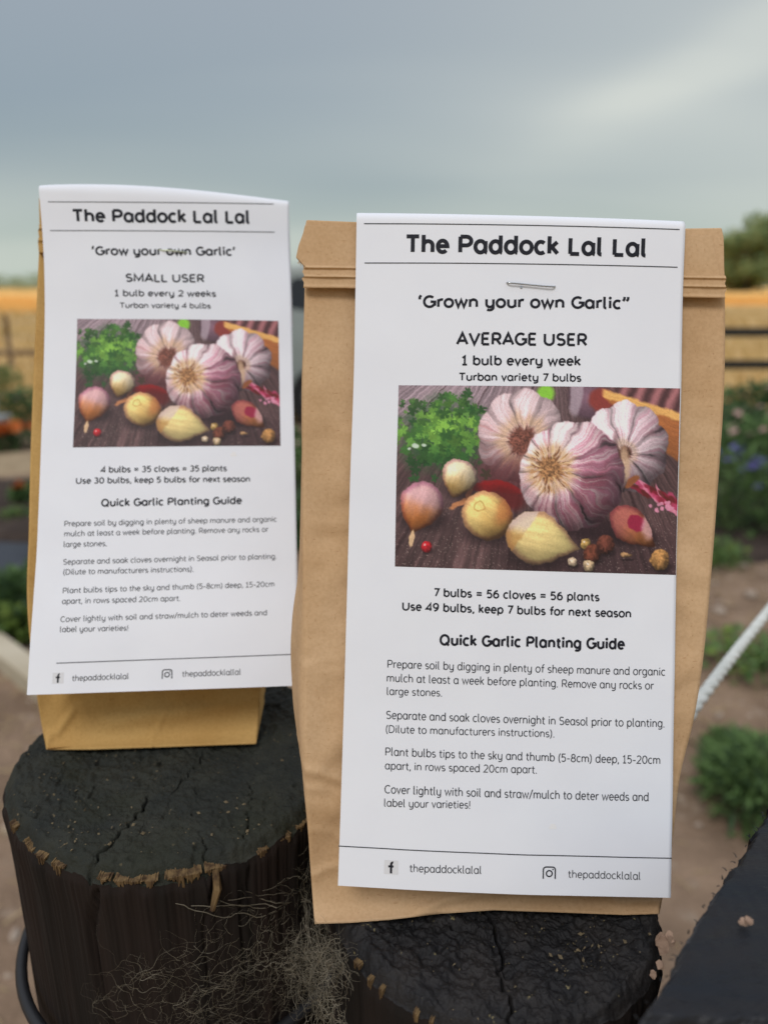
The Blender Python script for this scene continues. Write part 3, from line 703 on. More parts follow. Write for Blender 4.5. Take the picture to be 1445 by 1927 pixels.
def trunk_mesh(h, wd, seed):
    r = random.Random(seed); b = MB(); R0 = h*.028
    b.tube([(0, 0, -.2), (h*.01, 0, h*.15), (-h*.01, h*.01, h*.4), (h*.01, 0, h*.75)], [R0*1.3, R0, R0*.7, R0*.25], 8)
    for k in range(7):
        a = r.uniform(0, 6.28); z = h*r.uniform(.2, .55); L = wd*r.uniform(.28, .4)
        b.tube([(0, 0, z), (L*.5*math.cos(a), L*.5*math.sin(a), z+h*.12), (L*math.cos(a), L*math.sin(a), z+h*.28)], [R0*.5, R0*.32, R0*.1], 5)
    return b.mesh('trunk', True)
kinds = [('gum_tree', 20, 15, 8000, ('leafA', 'leafC'), .08), ('gum_tree', 20, 13, 8500, ('leafB', 'leafA'), .1), ('field_tree', 5.5, 9, 2400, ('leafB', 'leafA'), .02)]
KM = []
for i, (nm, h, wd, n, mm, bs) in enumerate(kinds):
    c = crown_mesh(h, wd, n, 40+i, bs)
    for q in mm: c.materials.append(M[q])
    t = trunk_mesh(h, wd, 60+i); t.materials.append(M['bark']); KM.append((nm, c, t))
def tree(k, px, Y, s, sx, label, group):
    nm, c, t = KM[k]; X = (px-722.5)/LENS_PX*Y*CP
    e = empty(nm, (X, Y, 0), rnd.uniform(0, 6.28)); e.scale = (sx, sx, s); tag(e, label, 'tree', group)
    o = bpy.data.objects.new('crown', c); COL.objects.link(o); o.parent = e
    o = bpy.data.objects.new('trunk', t); COL.objects.link(o); o.parent = e
TR = 'tall trees beyond the golden field on the right'
tree(1, 1402, 205, 1.02, 1.3, 'tall dark green tree with the highest crown beside the right bag', TR)
tree(0, 1378, 222, .80, .7, 'lower olive tree showing just beside the corner of the right bag', TR)
tree(1, 1470, 228, 1.0, 1.2, 'dark tree cut by the right edge of the picture', TR)
tree(0, 1432, 212, .68, 1.1, 'yellowish olive tree in front of the tall dark ones', TR)
for px, Y, s in ((1345, 230, .5), (1300, 260, .45), (1240, 250, .4)): tree(0, px, Y, s, .9, 'olive tree of the far right wood standing behind the right bag', TR+', behind the bag')
for px, Y, s in ((1560, 225, .95), (1640, 240, 1.0)): tree(1, px, Y, s, 1, 'dark tree of the far right wood just outside the picture', TR+', outside the picture')
TL = 'low trees along the far left edge of the field'
for px, Y, s, sx, lab in ((-6, 262, .95, 1.2, 'low tree on the skyline at the left edge of the picture'), (30, 268, .85, 1.1, 'lowest tree on the skyline between the left edge and the left bag'),
                          (68, 264, 1.0, 1.1, 'dark low tree on the skyline touching the left bag')):
    tree(2, px, Y, s, sx*1.3, lab, TL)
for px in (108, 150, 196, 250, 330, 420, 500, 560, 640, 760, 900, 1000, 1120): tree(2, px+rnd.uniform(-8, 8), 265+rnd.uniform(-6, 20), rnd.uniform(.6, .95), rnd.uniform(1.1, 1.8), 'low tree on the skyline standing behind the two bags', TL+', behind the bags')
for px in (-60, -120, -200, -300): tree(2, px, 265, rnd.uniform(.8, 1.1), 1.5, 'low tree on the skyline left of the picture', TL+', outside the picture')

# ---------------------------------------------------------------- fences
M['rail'] = mat('black painted rail', (.010, .012, .012), .6, .4, vary=(.018, .019, .018), scale=4, bump=(12, .3, .004), stretch=(.2, 1, 1))
M['old_wood'] = mat('weathered brown timber', (.16, .105, .062), .85, .2, vary=(.26, .19, .12), scale=3, bump=(10, .5, .006), stretch=(.3, 1, 1))
f = empty('rail_fence', (0, 10, 0)); tag(f, 'black two-rail timber fence crossing the dry grass right of the right bag', 'fence')
for zc in (.868, .447):
    b = MB(); b.box((3.9, 0, zc), (10.6, .05, .12), bev=.006); b.build('rail', M['rail'], f)
for k in range(6):
    b = MB(); b.box((-.95+k*2.35, .09, .47), (.11, .11, 1.05), bev=.008); b.build('post', M['rail'], f)
f = empty('timber_fence', (-5, 14, 0)); tag(f, 'brown post and wire fence in the dry grass left of the left bag', 'fence')
b = MB(); b.box((-1.5, 0, .26), (11, .06, .10), bev=.005); b.build('bottom_rail', M['old_wood'], f)
for x in (-5.4, -4.4, -3.4, -2.55, -1.98, -.9, .2, 1.3, 2.4, 3.5):
    b = MB(); b.tube([(x, .08, -.1), (x+.01, .08, .95)], [.055, .045], 8); b.build('post', M['old_wood'], f, smooth=True)
for zc in (.55, .82):
    b = MB(); b.tube([(-7, 0.03, zc), (-2, 0.03, zc-.01), (3.9, 0.03, zc)], .003, 4); b.build('wire', M['steel'], f)

# ---------------------------------------------------------------- parked vehicle, seen only in the gap between the bags
M['car_paint'] = mat('grey green car paint', (.25, .28, .265), .35, .5, vary=(.28, .31, .29), scale=1.5)
M['glass'] = mat('dark car glass', (.012, .014, .018), .08, .6)
M['tyre'] = mat('tyre rubber', (.02, .02, .02), .85, .2)
M['rim'] = mat('wheel rim', (.4, .41, .42), .35, .5, metal=.8)
M['lampred'] = mat('tail lamp', (.35, .02, .02), .2, .5); M['lampwhite'] = mat('head lamp', (.75, .76, .78), .15, .5)
M['trim'] = mat('black plastic trim', (.025, .025, .027), .6, .3)
car = empty('parked_car', (.72, 8.6, 0)); tag(car, 'grey station wagon with dark windows glimpsed in the gap between the two bags', 'car')
prof = [(-2.15, .45), (-2.2, .9), (-2.12, 1.05), (-2.0, 1.52), (-1.85, 1.63), (-1.2, 1.69), (.1, 1.67), (.45, 1.58), (.98, 1.12), (1.95, .98), (2.15, .8), (2.2, .45), (1.8, .32), (-1.9, .32)]
bm = bmesh.new(); vs = []
for sy in (-.86, .86):
    vs.append([bm.verts.new((x, sy*(1-.13*max(0, z-1.0)/.7), z)) for x, z in prof])
n = len(prof)
bm.faces.new(vs[0]); bm.faces.new(list(reversed(vs[1])))
for i in range(n): bm.faces.new((vs[0][i], vs[1][i], vs[1][(i+1) % n], vs[0][(i+1) % n]))
bmesh.ops.recalc_face_normals(bm, faces=bm.faces)
bmesh.ops.bevel(bm, geom=[e for e in bm.edges], offset=.05, segments=3, affect='EDGES', profile=.6)
me = bpy.data.meshes.new('body'); bm.to_mesh(me); bm.free(); link('body', me, M['car_paint'], car, smooth=True)
def sideglass(x0, x1, x0t, x1t, side):
    z0, z1 = 1.04, 1.53; b = MB(); o = .004
    yy = lambda z: side*(.86*(1-.13*max(0, z-1.0)/.7)+o)
    pts = [(x0, z0+.07), (x0+.06, z0), (x1-.05, z0), (x1, z0+.06), (x1t, z1-.05), (x1t-.05, z1), (x0t+.06, z1), (x0t, z1-.06)]
    inner = [(x, yy(z), z) for x, z in pts]; outer = [(x, yy(z)+side*.006, z) for x, z in pts]
    m_ = len(pts)
    b.add(outer+inner, [tuple(range(m_))]+[(i, (i+1) % m_, m_+(i+1) % m_, m_+i) for i in range(m_)]); b.build('window', M['glass'], car)
for side in (-1, 1):
    sideglass(-1.73, -1.05, -1.68, -1.05, side); sideglass(-.97, -.2, -.97, -.2, side); sideglass(-.12, .85, -.12, .38, side)
b = MB(); b.add([(-2.10, -.68, 1.1), (-2.10, .68, 1.1), (-2.02, .6, 1.5), (-2.02, -.6, 1.5)], [(0, 1, 2, 3)]); b.build('rear_window', M['glass'], car, loc=(-.035, 0, 0))
b = MB(); b.add([(.52, -.66, 1.55), (.52, .66, 1.55), (.96, .74, 1.16), (.96, -.74, 1.16)], [(0, 1, 2, 3)]); b.build('windscreen', M['glass'], car, loc=(.03, 0, .03))
for x in (-1.35, 1.38):
    for sy in (-.80, .80):
        b = MB(); b.tube([(x, sy-.1, .34), (x, sy+.1, .34)], .34, 24); tw = b.build('wheel', M['tyre'], car, smooth=False)
        b = MB(); s_ = 1 if sy > 0 else -1; b.tube([(x, sy+s_*.08, .34), (x, sy+s_*.108, .34)], .21, 20); b.build('rim', M['rim'], tw)
for sy in (-.66, .66):
    b = MB(); b.box((-2.19, sy, .92), (.06, .16, .22), bev=.02); b.build('tail_lamp', M['lampred'], car)
    b = MB(); b.box((2.13, sy, .82), (.1, .3, .12), bev=.03); b.build('headlight', M['lampwhite'], car)
    b = MB(); b.box((.72, sy*1.45, 1.12), (.1, .2, .14), bev=.03); b.build('mirror', M['trim'], car)
for x, nm in ((-2.2, 'bumper'), (2.2, 'bumper')):
    b = MB(); b.box((x, 0, .48), (.12, 1.55, .2), bev=.04); b.build(nm, M['trim'], car)

# ---------------------------------------------------------------- garden plants
def lf(name, c1, c2): return mat(name, c1, .7, .25, vary=c2, scale=14, trans=.3)
M['pl_green'] = lf('leaf green', (.11, .19, .06), (.16, .26, .09)); M['pl_dark'] = lf('dark leaf', (.055, .10, .045), (.085, .14, .055)); M['pl_lime'] = lf('lime leaf', (.20, .27, .06), (.14, .22, .05))
M['stemg'] = mat('green stem', (.10, .14, .05), .8, .2)
M['orange'] = mat('orange petals', (.55, .15, .035), .7, .2, trans=.2); M['blue'] = mat('cornflower petals', (.17, .16, .40), .7, .2, trans=.2)
M['pinkp'] = mat('faded pink petals', (.55, .36, .32), .7, .2, trans=.2); M['white'] = mat('white petals', (.72, .72, .68), .7, .2, trans=.2)
def foliage_mesh(h, w_, n, leaf, seed, up=.5, feather=False):
    r = random.Random(seed); b = MB()
    for i in range(n):
        a = r.uniform(0, 6.28); q = r.random()**.6*w_/2; z = h*r.random()**.8*(1-.35*(q/(w_/2))**2)
        p = Vector((q*math.cos(a), q*math.sin(a), z)); d = Vector((math.cos(a)*.7+r.gauss(0, .4), math.sin(a)*.7+r.gauss(0, .4), up+r.gauss(0, .4))).normalized()
        s = leaf*r.uniform(.6, 1.3); sd_ = d.cross(Vector((r.gauss(0, .3), r.gauss(0, .3), 1))).normalized()*s*(.10 if feather else .28)
        b.add([p, p+d*s*.5+sd_, p+d*s+Vector((0, 0, -s*.15)), p+d*s*.5-sd_], [(0, 1, 2, 3)], 0 if r.random() < .7 else 1)
    for k in range(12):
        a = r.uniform(0, 6.28); q = w_*.4*r.random()
        b.tube([(q*.2*math.cos(a), q*.2*math.sin(a), 0), (q*.6*math.cos(a), q*.6*math.sin(a), h*.5), (q*math.cos(a), q*math.sin(a), h*.9)], [.004, .003, .0015], 4, 2)
    return b.mesh('foliage')
def bloom_mesh(r0, petals, rise):
    b = MB()
    for ring in (1.0, .62):
        for k in range(petals):
            a = 2*math.pi*k/petals+ring; c, s = math.cos(a), math.sin(a); w_ = r0*ring*.42
            b.add([(0, 0, 0), (c*r0*ring*.6-s*w_, s*r0*ring*.6+c*w_, rise*(1.4-ring)), (c*r0*ring, s*r0*ring, rise*(2-ring)), (c*r0*ring*.6+s*w_, s*r0*ring*.6-c*w_, rise*(1.4-ring))], [(0, 1, 2, 3)])
    return b.mesh('flower')
BL = {'orange': bloom_mesh(.042, 10, .012), 'blue': bloom_mesh(.026, 9, .01), 'pinkp': bloom_mesh(.03, 8, .008), 'white': bloom_mesh(.03, 8, .008)}
for k, me in BL.items(): me.materials.append(M[k])
FM = {}
def plant(name, kind, px, py, h, w_, label, cat='plant', group=None, bloom=None, nb=0, leaf=.06, n=380, at_=None, mats=('pl_green', 'pl_dark'), feather=False, seed=None, bz=(.7, 1.05)):
    p = at_ if at_ else onplane(px, py, .02); e = empty(name, (p[0], p[1], .02), rnd.uniform(0, 6.28)); tag(e, label, cat, group)
    key = (kind, mats)
    if key not in FM:
        me = foliage_mesh(h, w_, n, leaf, len(FM)+5, .5, feather)
        for q in mats: me.materials.append(M[q])
        me.materials.append(M['stemg']); FM[key] = (me, h, w_)
    me, h0, w0 = FM[key]; o = bpy.data.objects.new('foliage', me); COL.objects.link(o); o.parent = e; o.scale = (w_/w0, w_/w0, h/h0)
    for k in range(nb):
        q = bpy.data.objects.new('flower', BL[bloom]); COL.objects.link(q); q.parent = e
        a, rr = rnd.uniform(0, 6.28), w_*.5*math.sqrt(rnd.random()); q.location = (rr*math.cos(a), rr*math.sin(a), h*rnd.uniform(*bz)*(1-.2*rr/w_)); q.rotation_euler = (rnd.uniform(-.7, .7), rnd.uniform(-.7, .7), a)
        s = rnd.uniform(.8, 1.25); q.scale = (s, s, s)
    return e
G1 = 'flowering plants in the bed right of the right bag'
plant('leafy_shrub', 'shrub', 1445, 805, .48, 1.0, 'bushy dark green shrub below the fence rails at the right edge', 'shrub', G1, 'pinkp', 12, .10, 900, mats=('pl_dark', 'pl_green'))
plant('leafy_shrub', 'shrub', 1378, 850, .42, .8, 'green shrub right beside the edge of the right bag under the fence', 'shrub', G1, 'pinkp', 6, .10, 900, mats=('pl_dark', 'pl_green'))
plant('leafy_shrub', 'shrub2', 1425, 905, .50, .8, 'lighter green shrub with faded pink flower heads over the cornflowers', 'shrub', G1, 'pinkp', 16, .08, 800, mats=('pl_green', 'pl_dark'))
plant('cornflower_plant', 'corn', 1362, 1005, .52, .55, 'cornflower plant with violet blue blooms touching the right bag edge', 'flower', G1, 'blue', 20, .09, 620, feather=True, mats=('pl_green', 'pl_dark'), bz=(.75, 1.1))
plant('cornflower_plant', 'corn', 1432, 1000, .46, .55, 'sparser cornflower plant with violet blue blooms at the right edge', 'flower', G1, 'blue', 12, .09, 620, feather=True, mats=('pl_green', 'pl_dark'), bz=(.75, 1.1))
plant('low_weed', 'weed', 1420, 1520, .19, .30, 'low green feathery weed in front of the black block at the right edge', 'weed', leaf=.06, n=1500, mats=('pl_green', 'pl_dark'), feather=True)
plant('low_weed', 'weed', 1368, 1440, .12, .13, 'small tuft of weed between the right bag and the larger weed', 'weed', leaf=.045, n=1100, mats=('pl_green', 'pl_dark'))
plant('low_weed', 'weed2', 1425, 1255, .10, .42, 'sprawling pale green weed under the rope at the right edge', 'weed', leaf=.05, n=300, mats=('pl_green', 'pl_lime'))
plant('low_weed', 'weed2', 1345, 1060, .12, .3, 'small dull green weed hugging the right bag above the rope', 'weed', leaf=.05, n=300, mats=('pl_green', 'pl_lime'))
G2 = 'plants in the garden beds left of the left bag'
plant('leafy_shrub', 'shrub', 48, 792, .34, .75, 'dark green bush behind the marigolds beside the left bag', 'shrub', G2, 'pinkp', 5, .1, 900, mats=('pl_dark', 'pl_green'))
plant('leafy_shrub', 'shrub2', 12, 742, .4, .5, 'tall thin green plant behind the garden bench at the left edge', 'shrub', G2, 'white', 4, .08, 800, mats=('pl_green', 'pl_dark'))
plant('marigold_plant', 'mari', 30, 846, .22, .42, 'marigold clump crowded with orange blooms left of the left bag', 'flower', G2, 'orange', 26, .05, 420, mats=('pl_dark', 'pl_green'), bz=(.8, 1.1))
plant('marigold_plant', 'mari', -4, 850, .2, .36, 'marigold clump cut by the left edge of the picture', 'flower', G2, 'orange', 18, .05, 420, mats=('pl_dark', 'pl_green'), bz=(.8, 1.1))
plant('marigold_plant', 'mari', 50, 955, .16, .16, 'small marigold with two or three orange blooms on dark compost', 'flower', G2, 'orange', 4, .05, 420, mats=('pl_green', 'pl_dark'), bz=(.9, 1.1))
plant('seedling', 'weed2', 30, 985, .09, .2, 'lone pale green seedling on dark compost left of the left bag', 'plant', G2, leaf=.05, n=300, mats=('pl_green', 'pl_lime'))
plant('lettuce_plant', 'lett', 36, 1200, .12, .2, 'lime green leafy plant just above the pale timber edging', 'plant', G2, leaf=.08, n=140, mats=('pl_lime', 'pl_green'))
plant('leafy_shrub', 'shrub3', 10, 1175, .2, .42, 'low dark green plant behind the timber edging at the left edge', 'plant', G2, leaf=.07, n=500, mats=('pl_dark', 'pl_green'))
plant('leafy_shrub', 'shrub3', 62, 1160, .22, .4, 'low dark green plant against the left bag behind the timber edging', 'plant', G2, leaf=.07, n=500, mats=('pl_dark', 'pl_green'))
G3 = 'plants glimpsed in the slit between the two bags'
plant('red_flowered_plant', 'shrub2', 560, 770, .42, .6, 'plant with orange red blooms in the upper part of the slit between the bags', 'flower', G3, 'orange', 14, .08, 800, mats=('pl_green', 'pl_dark'), bz=(.9, 1.1))
plant('leafy_shrub', 'shrub3', 560, 905, .30, .5, 'green plant with pale pink heads half way down the slit between the bags', 'plant', G3, 'pinkp', 8, .07, 500, mats=('pl_green', 'pl_dark'))
plant('leafy_shrub', 'shrub3', 560, 1010, .24, .5, 'darkest low plant at the bottom of the slit between the bags', 'plant', G3, leaf=.07, n=500, mats=('pl_dark', 'pl_green'))
G4 = 'garden plants out of sight behind the bags'
for i in range(16):
    px = rnd.uniform(120, 520) if i < 6 else rnd.uniform(620, 1250)
    plant('leafy_shrub', 'shrub3', px, rnd.uniform(760, 1080), rnd.uniform(.2, .4), rnd.uniform(.4, .7), 'green garden plant standing out of sight behind one of the bags', 'plant', G4, leaf=.07, n=500, mats=('pl_dark', 'pl_green'))
# white bench with a pot, timber edging, black sheet
M['white_wood'] = mat('pale grey painted wood', (.42, .43, .42), .7, .3, vary=(.34, .35, .34), scale=5)
p = onplane(2, 838, 0)
be = empty('garden_bench', (p.x-.05, p.y, 0)); tag(be, 'small grey wooden bench among the plants at the left edge', 'bench')
b = MB(); b.box((-.25, 0, .26), (.75, .28, .035), bev=.004); b.build('seat', M['white_wood'], be)
for x in (-.55, .06):
    for y in (-.1, .1):
        b = MB(); b.box((x, y, .12), (.04, .04, .245), bev=.003); b.build('leg', M['white_wood'], be)
pot = empty('flower_pot', (p.x-.06, p.y, .2775)); tag(pot, 'small white pot standing on the grey bench', 'pot')
b = MB(); b.tube([(0, 0, 0), (0, 0, .005), (0, 0, .13), (0, 0, .14)], [.055, .06, .08, .085], 16); b.build('pot_body', M['white'], pot, smooth=True)
me = foliage_mesh(.12, .16, 60, .05, 77)
for q in ('pl_green', 'pl_dark', 'stemg'): me.materials.append(M[q])
link('pot_plant', me, None, pot, (0, 0, .13))
M['edging'] = mat('pale weathered sleeper', (.42, .36, .26), .85, .2, vary=(.52, .46, .35), scale=6, bump=(40, .5, .003), stretch=(.15, 1, 1))
a_, c_ = onplane(-60, 1180, .05), onplane(150, 1345, .05)
d_ = c_-a_; b = MB(); b.box(((a_+c_)/2+Vector((0, 0, -.005))), (d_.length*1.5, .09, .11), rz=math.atan2(d_.y, d_.x), bev=.008)
tag(b.build('timber_edging', M['edging']), 'pale timber edging running down towards the left bag', 'timber')
px, py = np.meshgrid(np.linspace(-4.5, -.5, 60), np.linspace(3.33, 3.92, 20))
tag(link('plastic_sheet', grid_mesh('plastic_sheet', np.stack([px, py, .075+.02*fbm(px*4, py*6, 0, 3, 6)], -1)), M['mat_black']), 'crumpled black plastic sheet laid between the left beds', 'plastic sheet')

# ================================================================ THE TIMBER POSTS
def wood_black(name, c1, c2, speck, sp_lo, stretch, bump, rough=.72, moss=None):
    m = mat(name, c1, rough, .22, vary=c2, scale=60, bump=bump, stretch=stretch, vary2=(speck, 330, sp_lo, .05))
    if moss:
        t = m.node_tree; b = t.nodes['Principled BSDF']; src = b.inputs['Base Color'].links[0].from_socket
        tc = t.nodes.new('ShaderNodeTexCoord'); n = t.nodes.new('ShaderNodeTexNoise'); n.inputs['Scale'].default_value = 26; n.inputs['Detail'].default_value = 5; t.links.new(tc.outputs['Object'], n.inputs['Vector'])
        r = t.nodes.new('ShaderNodeMapRange'); r.inputs[1].default_value = .48; r.inputs[2].default_value = .66; t.links.new(n.outputs['Fac'], r.inputs[0])
        x = t.nodes.new('ShaderNodeMix'); x.data_type = 'RGBA'; t.links.new(r.outputs[0], x.inputs['Factor']); t.links.new(src, x.inputs['A']); x.inputs['B'].default_value = (*moss, 1); t.links.new(x.outputs['Result'], b.inputs['Base Color'])
    return m
M['top_l'] = wood_black('weathered black post top', (.017, .019, .016), (.028, .029, .022), (.13, .10, .055), .67, (1, 1, 1), (420, .9, .0012), .75, (.020, .022, .014))
M['top_r'] = wood_black('bluish black post top', (.013, .0125, .0135), (.025, .022, .021), (.17, .14, .07), .675, (1, 1, 1), (380, .9, .0012), .64)
M['side_l'] = wood_black('brown black post side', (.008, .006, .005), (.016, .010, .008), (.03, .018, .012), .72, (1, 1, .06), (160, .7, .0012), .85)
M['block'] = wood_black('smooth black paint', (.009, .012, .017), (.017, .016, .017), (.09, .08, .06), .74, (.3, 1, 1), (130, 1.0, .0018), .46)
M['raw'] = mat('raw splintered wood', (.16, .105, .05), .88, .1, vary=(.05, .03, .018), scale=420, stretch=(1, 1, .15), bump=(500, .6, .0006))
M['raw_pale'] = mat('pale raw wood', (.38, .26, .19), .8, .2, vary=(.26, .17, .12), scale=300)

def round_post(name, cx, cy, R, ztop, mats, seed, cracks, dish=0.0, rough=1.0, rows=None):
    """Upright log: relief on top with real drying cracks, ragged rim, grooved side down to the ground."""
    NA, NR = 900, 190
    th = np.linspace(0, 2*math.pi, NA, endpoint=False)
    out_r = R*(1+.035*vnoise(np.cos(th)*1.3+seed, np.sin(th)*1.3, 0, seed)+.012*fbm(np.cos(th)*9, np.sin(th)*9, 0, 3, seed+1))
    rr = np.linspace(0.0, 1, NR)[:, None]
    X = rr*out_r[None]*np.cos(th)[None]; Y = rr*out_r[None]*np.sin(th)[None]
    Z = .0012*rough*fbm(X*60, Y*60, 0, 3, seed+2)+.0011*rough*fbm(X*420, Y*420, 0, 4, seed+3)
    Z += .00016*rough*np.sin(rr*R*2*math.pi/.0042+1.5*fbm(X*40, Y*40, 0, 2, seed+7))*(.5+.5*fbm(X*50, Y*50, 0, 2, seed+8))      # growth rings
    Z -= dish*(1-sstep(.55, .9, rr))+0*X
    Z -= .0045*sstep(.93, 1.0, rr)**2+.002*sstep(.9, 1, rr)*(vnoise(X*160, Y*160, 0, seed+4)+.6)
    pits = vnoise(X*190, Y*190, 0, seed+9); Z -= .0012*sstep(.6, .85, pits)*rough
    for (x0, y0, x1, y1, wd, dp) in cracks:
        L = math.hypot(x1-x0, y1-y0); ux, uy = (x1-x0)/L, (y1-y0)/L
        s_ = (X-x0)*ux+(Y-y0)*uy; off = -(X-x0)*uy+(Y-y0)*ux + .0012*vnoise(s_*120, 0*s_, 0, seed+5)+.001*vnoise(s_*420, 0*s_, 0, seed+6)
        wd = wd*.42; dp = dp*.7; prof_ = np.exp(-(off/wd)**2*1.2)*sstep(-.004, .004, s_)*sstep(L+.004, L-.004, s_)*(.75+.25*vnoise(s_*200, 0*s_, 0, seed))
        Z -= dp*prof_
    top = np.stack([cx+X, cy+Y, ztop+Z], -1)
    o = link(name, grid_mesh('post_top', top, True, True), mats[0])
    # side
    zs = np.r_[np.linspace(0, .006, 6), np.linspace(.010, .20, 46), np.linspace(.25, ztop+.02, 26)]
    A = th[None]+0*zs[:, None]; D = zs[:, None]
    g = .0011*fbm(np.cos(A)*26, np.sin(A)*26, D*7, 4, seed+11)+.0006*fbm(np.cos(A)*80, np.sin(A)*80, D*10, 2, seed+12)
    for (x0, y0, x1, y1, wd, dp) in cracks:                       # cracks that reach the rim run down the side
        if math.hypot(x1, y1) > R*.9:
            ca = math.atan2(y1, x1); da = (A-ca+math.pi) % (2*math.pi)-math.pi
            g = g-dp*.38*np.exp(-((da*R+.003*vnoise(D*40, 0*D, 0, seed))/(wd*.8))**2)*sstep(.16, .02, D)
    g = g*sstep(0, .005, D)+.0008*sstep(.02, .003, D)*sstep(0, .003, D)
    rad = out_r[None]+g
    P = np.stack([cx+rad*np.cos(A), cy+rad*np.sin(A), ztop+Z[-1][None]-D+0*A], -1)
    link('post_side', grid_mesh('post_side', P, True, True), mats[1], o)
    return o, out_r, th, Z[-1]
def splinters(parent, cx, cy, out_r, ztop, spots, seed):
    """Patches where the black skin has torn off below the rim: fibres of uneven length, one mesh per patch."""
    r = random.Random(seed); n = len(out_r)
    for a, wd, hh in spots:
        b = MB(); wd *= 1.25; k = max(6, int(wd/.00042)); walk = r.uniform(.3, 1)
        for q in range(k):
            f0 = (q/k-.5)*wd; f1 = ((q+1)/k-.5)*wd; env = math.sin(math.pi*(q+.5)/k)**.5
            walk = min(1.15, max(.12, walk+r.gauss(0, .33))); h = hh*env*walk*.8; lift = .0002+.0005*r.random()
            R = out_r[int((a % (2*math.pi))/(2*math.pi)*n) % n]
            a0, a1 = a+f0/R, a+f1/R; i_ = int((a0 % (2*math.pi))/(2*math.pi)*n) % n; Rq = out_r[i_]
            z0 = ztop-.0030-.0005*r.random(); z1 = z0-h; am = (a0+a1)/2+r.uniform(-.002, .002)
            pt = lambda ang, rad, z: (cx+rad*math.cos(ang), cy+rad*math.sin(ang), z)
            b.add([pt(a0, Rq-.003, z0), pt(a1, Rq-.003, z0), pt(a1, Rq+lift, z0-.001), pt(a0, Rq+lift, z0-.001), pt(a0, Rq+lift*.9, z1+h*.3), pt(a1, Rq+lift*.9, z1+h*.3), pt(am, Rq+lift*.3-.0004, z1), pt(am, Rq-.003, z1+h*.2)],
                  [(0, 1, 2, 3), (3, 2, 5, 4), (4, 5, 6), (0, 3, 4, 7), (1, 7, 5, 2), (4, 6, 7), (5, 7, 6)])
        b.build('splinter', M['raw'], parent)
ZL = CAM_H-.1869; ZR = CAM_H-.200
LC = (-.0868, .2735); LR = .0688
crL = [(.012, -.004, .004, -.030, .0006, .0055), (-.003, -.032, -.014, -.068, .0010, .008), (-.050, -.045, -.060, -.052, .0005, .003), (.034, -.022, .038, -.062, .0005, .004), (.0, -.045, -.004, -.058, .0004, .003),
       (-.045, -.02, -.03, -.035, .0004, .002), (.022, -.052, .026, -.069, .0006, .005), (.01, .02, .02, .05, .0006, .004), (.045, .0, .06, .01, .0005, .003), (-.012, -.062, -.016, -.07, .0006, .004)]
postL, orL, thL, zrL = round_post('timber_post', LC[0], LC[1], LR, ZL-.0022, (M['top_l'], M['side_l']), 3, crL)
tag(postL, 'wide weathered black log post that carries the small left bag', 'post', 'black timber posts under the bags')
R_ = math.radians
splinters(postL, LC[0], LC[1], orL, ZL-.0022, [(R_(-128), .006, .007), (R_(-121), .004, .009), (R_(-113), .005, .012), (R_(-88), .012, .008), (R_(-75), .010, .009), (R_(-66), .006, .012), (R_(-52), .0035, .020), (R_(-44), .004, .008),
                                               (R_(-36), .007, .006), (R_(-28), .009, .010), (R_(-21), .008, .006), (R_(-141), .004, .012), (R_(-97), .004, .006)], 5)
b = MB(); pk = Vector((LC[0]+(LR+.001)*math.cos(R_(-66)), LC[1]+(LR+.001)*math.sin(R_(-66)), ZL-.013))     # one strip hangs loose
b.tube([pk+Vector((0, .0, .006)), pk+Vector((.0008, -.003, .0)), pk+Vector((-.001, -.005, -.007))], [.0012, .0016, .0009], 5); b.build('splinter', M['raw'], postL)
RC = (.0390, .2155); RR = .0568
crR = [(-.004, .004, -.001, -.058, .0009, .009), (-.03, -.02, -.045, -.03, .0004, .003), (.02, -.01, .045, -.02, .0004, .002), (.025, -.03, .034, -.042, .0006, .003)]
postR, orR, thR, zrR = round_post('timber_post', RC[0], RC[1], RR, ZR-.0022, (M['top_r'], M['side_l']), 21, crR, dish=.0028, rough=1.5)
tag(postR, 'narrower black log post with a split top that carries the large right bag', 'post', 'black timber posts under the bags')
splinters(postR, RC[0], RC[1], orR, ZR-.0022, [(R_(-146), .0022, .013), (R_(-139), .0016, .018), (R_(-134), .0012, .012), (R_(-121), .0014, .010), (R_(-116), .0010, .012), (R_(-104), .0012, .010), (R_(-99), .0008, .008), (R_(-85), .003, .020)], 8)
# crumbs of dirt and wood lying on the two post tops
M['crumb'] = mat('wood crumbs', (.19, .145, .085), .9, .2, vary=(.10, .08, .05), scale=600)
def crumbs(name, C_, R0, z, n, seed, lab, front):
    r = random.Random(seed); b = MB()
    for i in range(n):
        a = r.uniform(-math.pi, math.pi); q = R0*math.sqrt(r.random())*.96
        if r.random() < .5: a = r.uniform(*front); q = R0*r.uniform(.6, .95)
        s = r.choice((.0002, .0003, .0003, .0004, .0005, .0009)) * r.uniform(.7, 1.2)
        c = Vector((C_[0]+q*math.cos(a), C_[1]+q*math.sin(a), z+s*.4)); e = Vector((r.gauss(0, 1), r.gauss(0, 1), .3)).normalized()*s; f_ = e.orthogonal().normalized()*s*.6; g_ = Vector((0, 0, s*.5))
        b.add([c-e, c-f_, c+e, c+f_, c+g_, c-g_], [(0, 1, 4), (1, 2, 4), (2, 3, 4), (3, 0, 4), (1, 0, 5), (2, 1, 5), (3, 2, 5), (0, 3, 5)])
    return tag(b.build(name, M['crumb']), lab, 'debris', kind='stuff')
crumbs('wood_crumbs', LC, LR, ZL-.0022, 230, 4, 'pale crumbs of wood lying on the left post top', (-2.9, -.3))
crumbs('wood_crumbs', RC, RR, ZR-.004, 300, 9, 'pale crumbs of wood lying along the rim of the right post top', (-1.2, -.2))

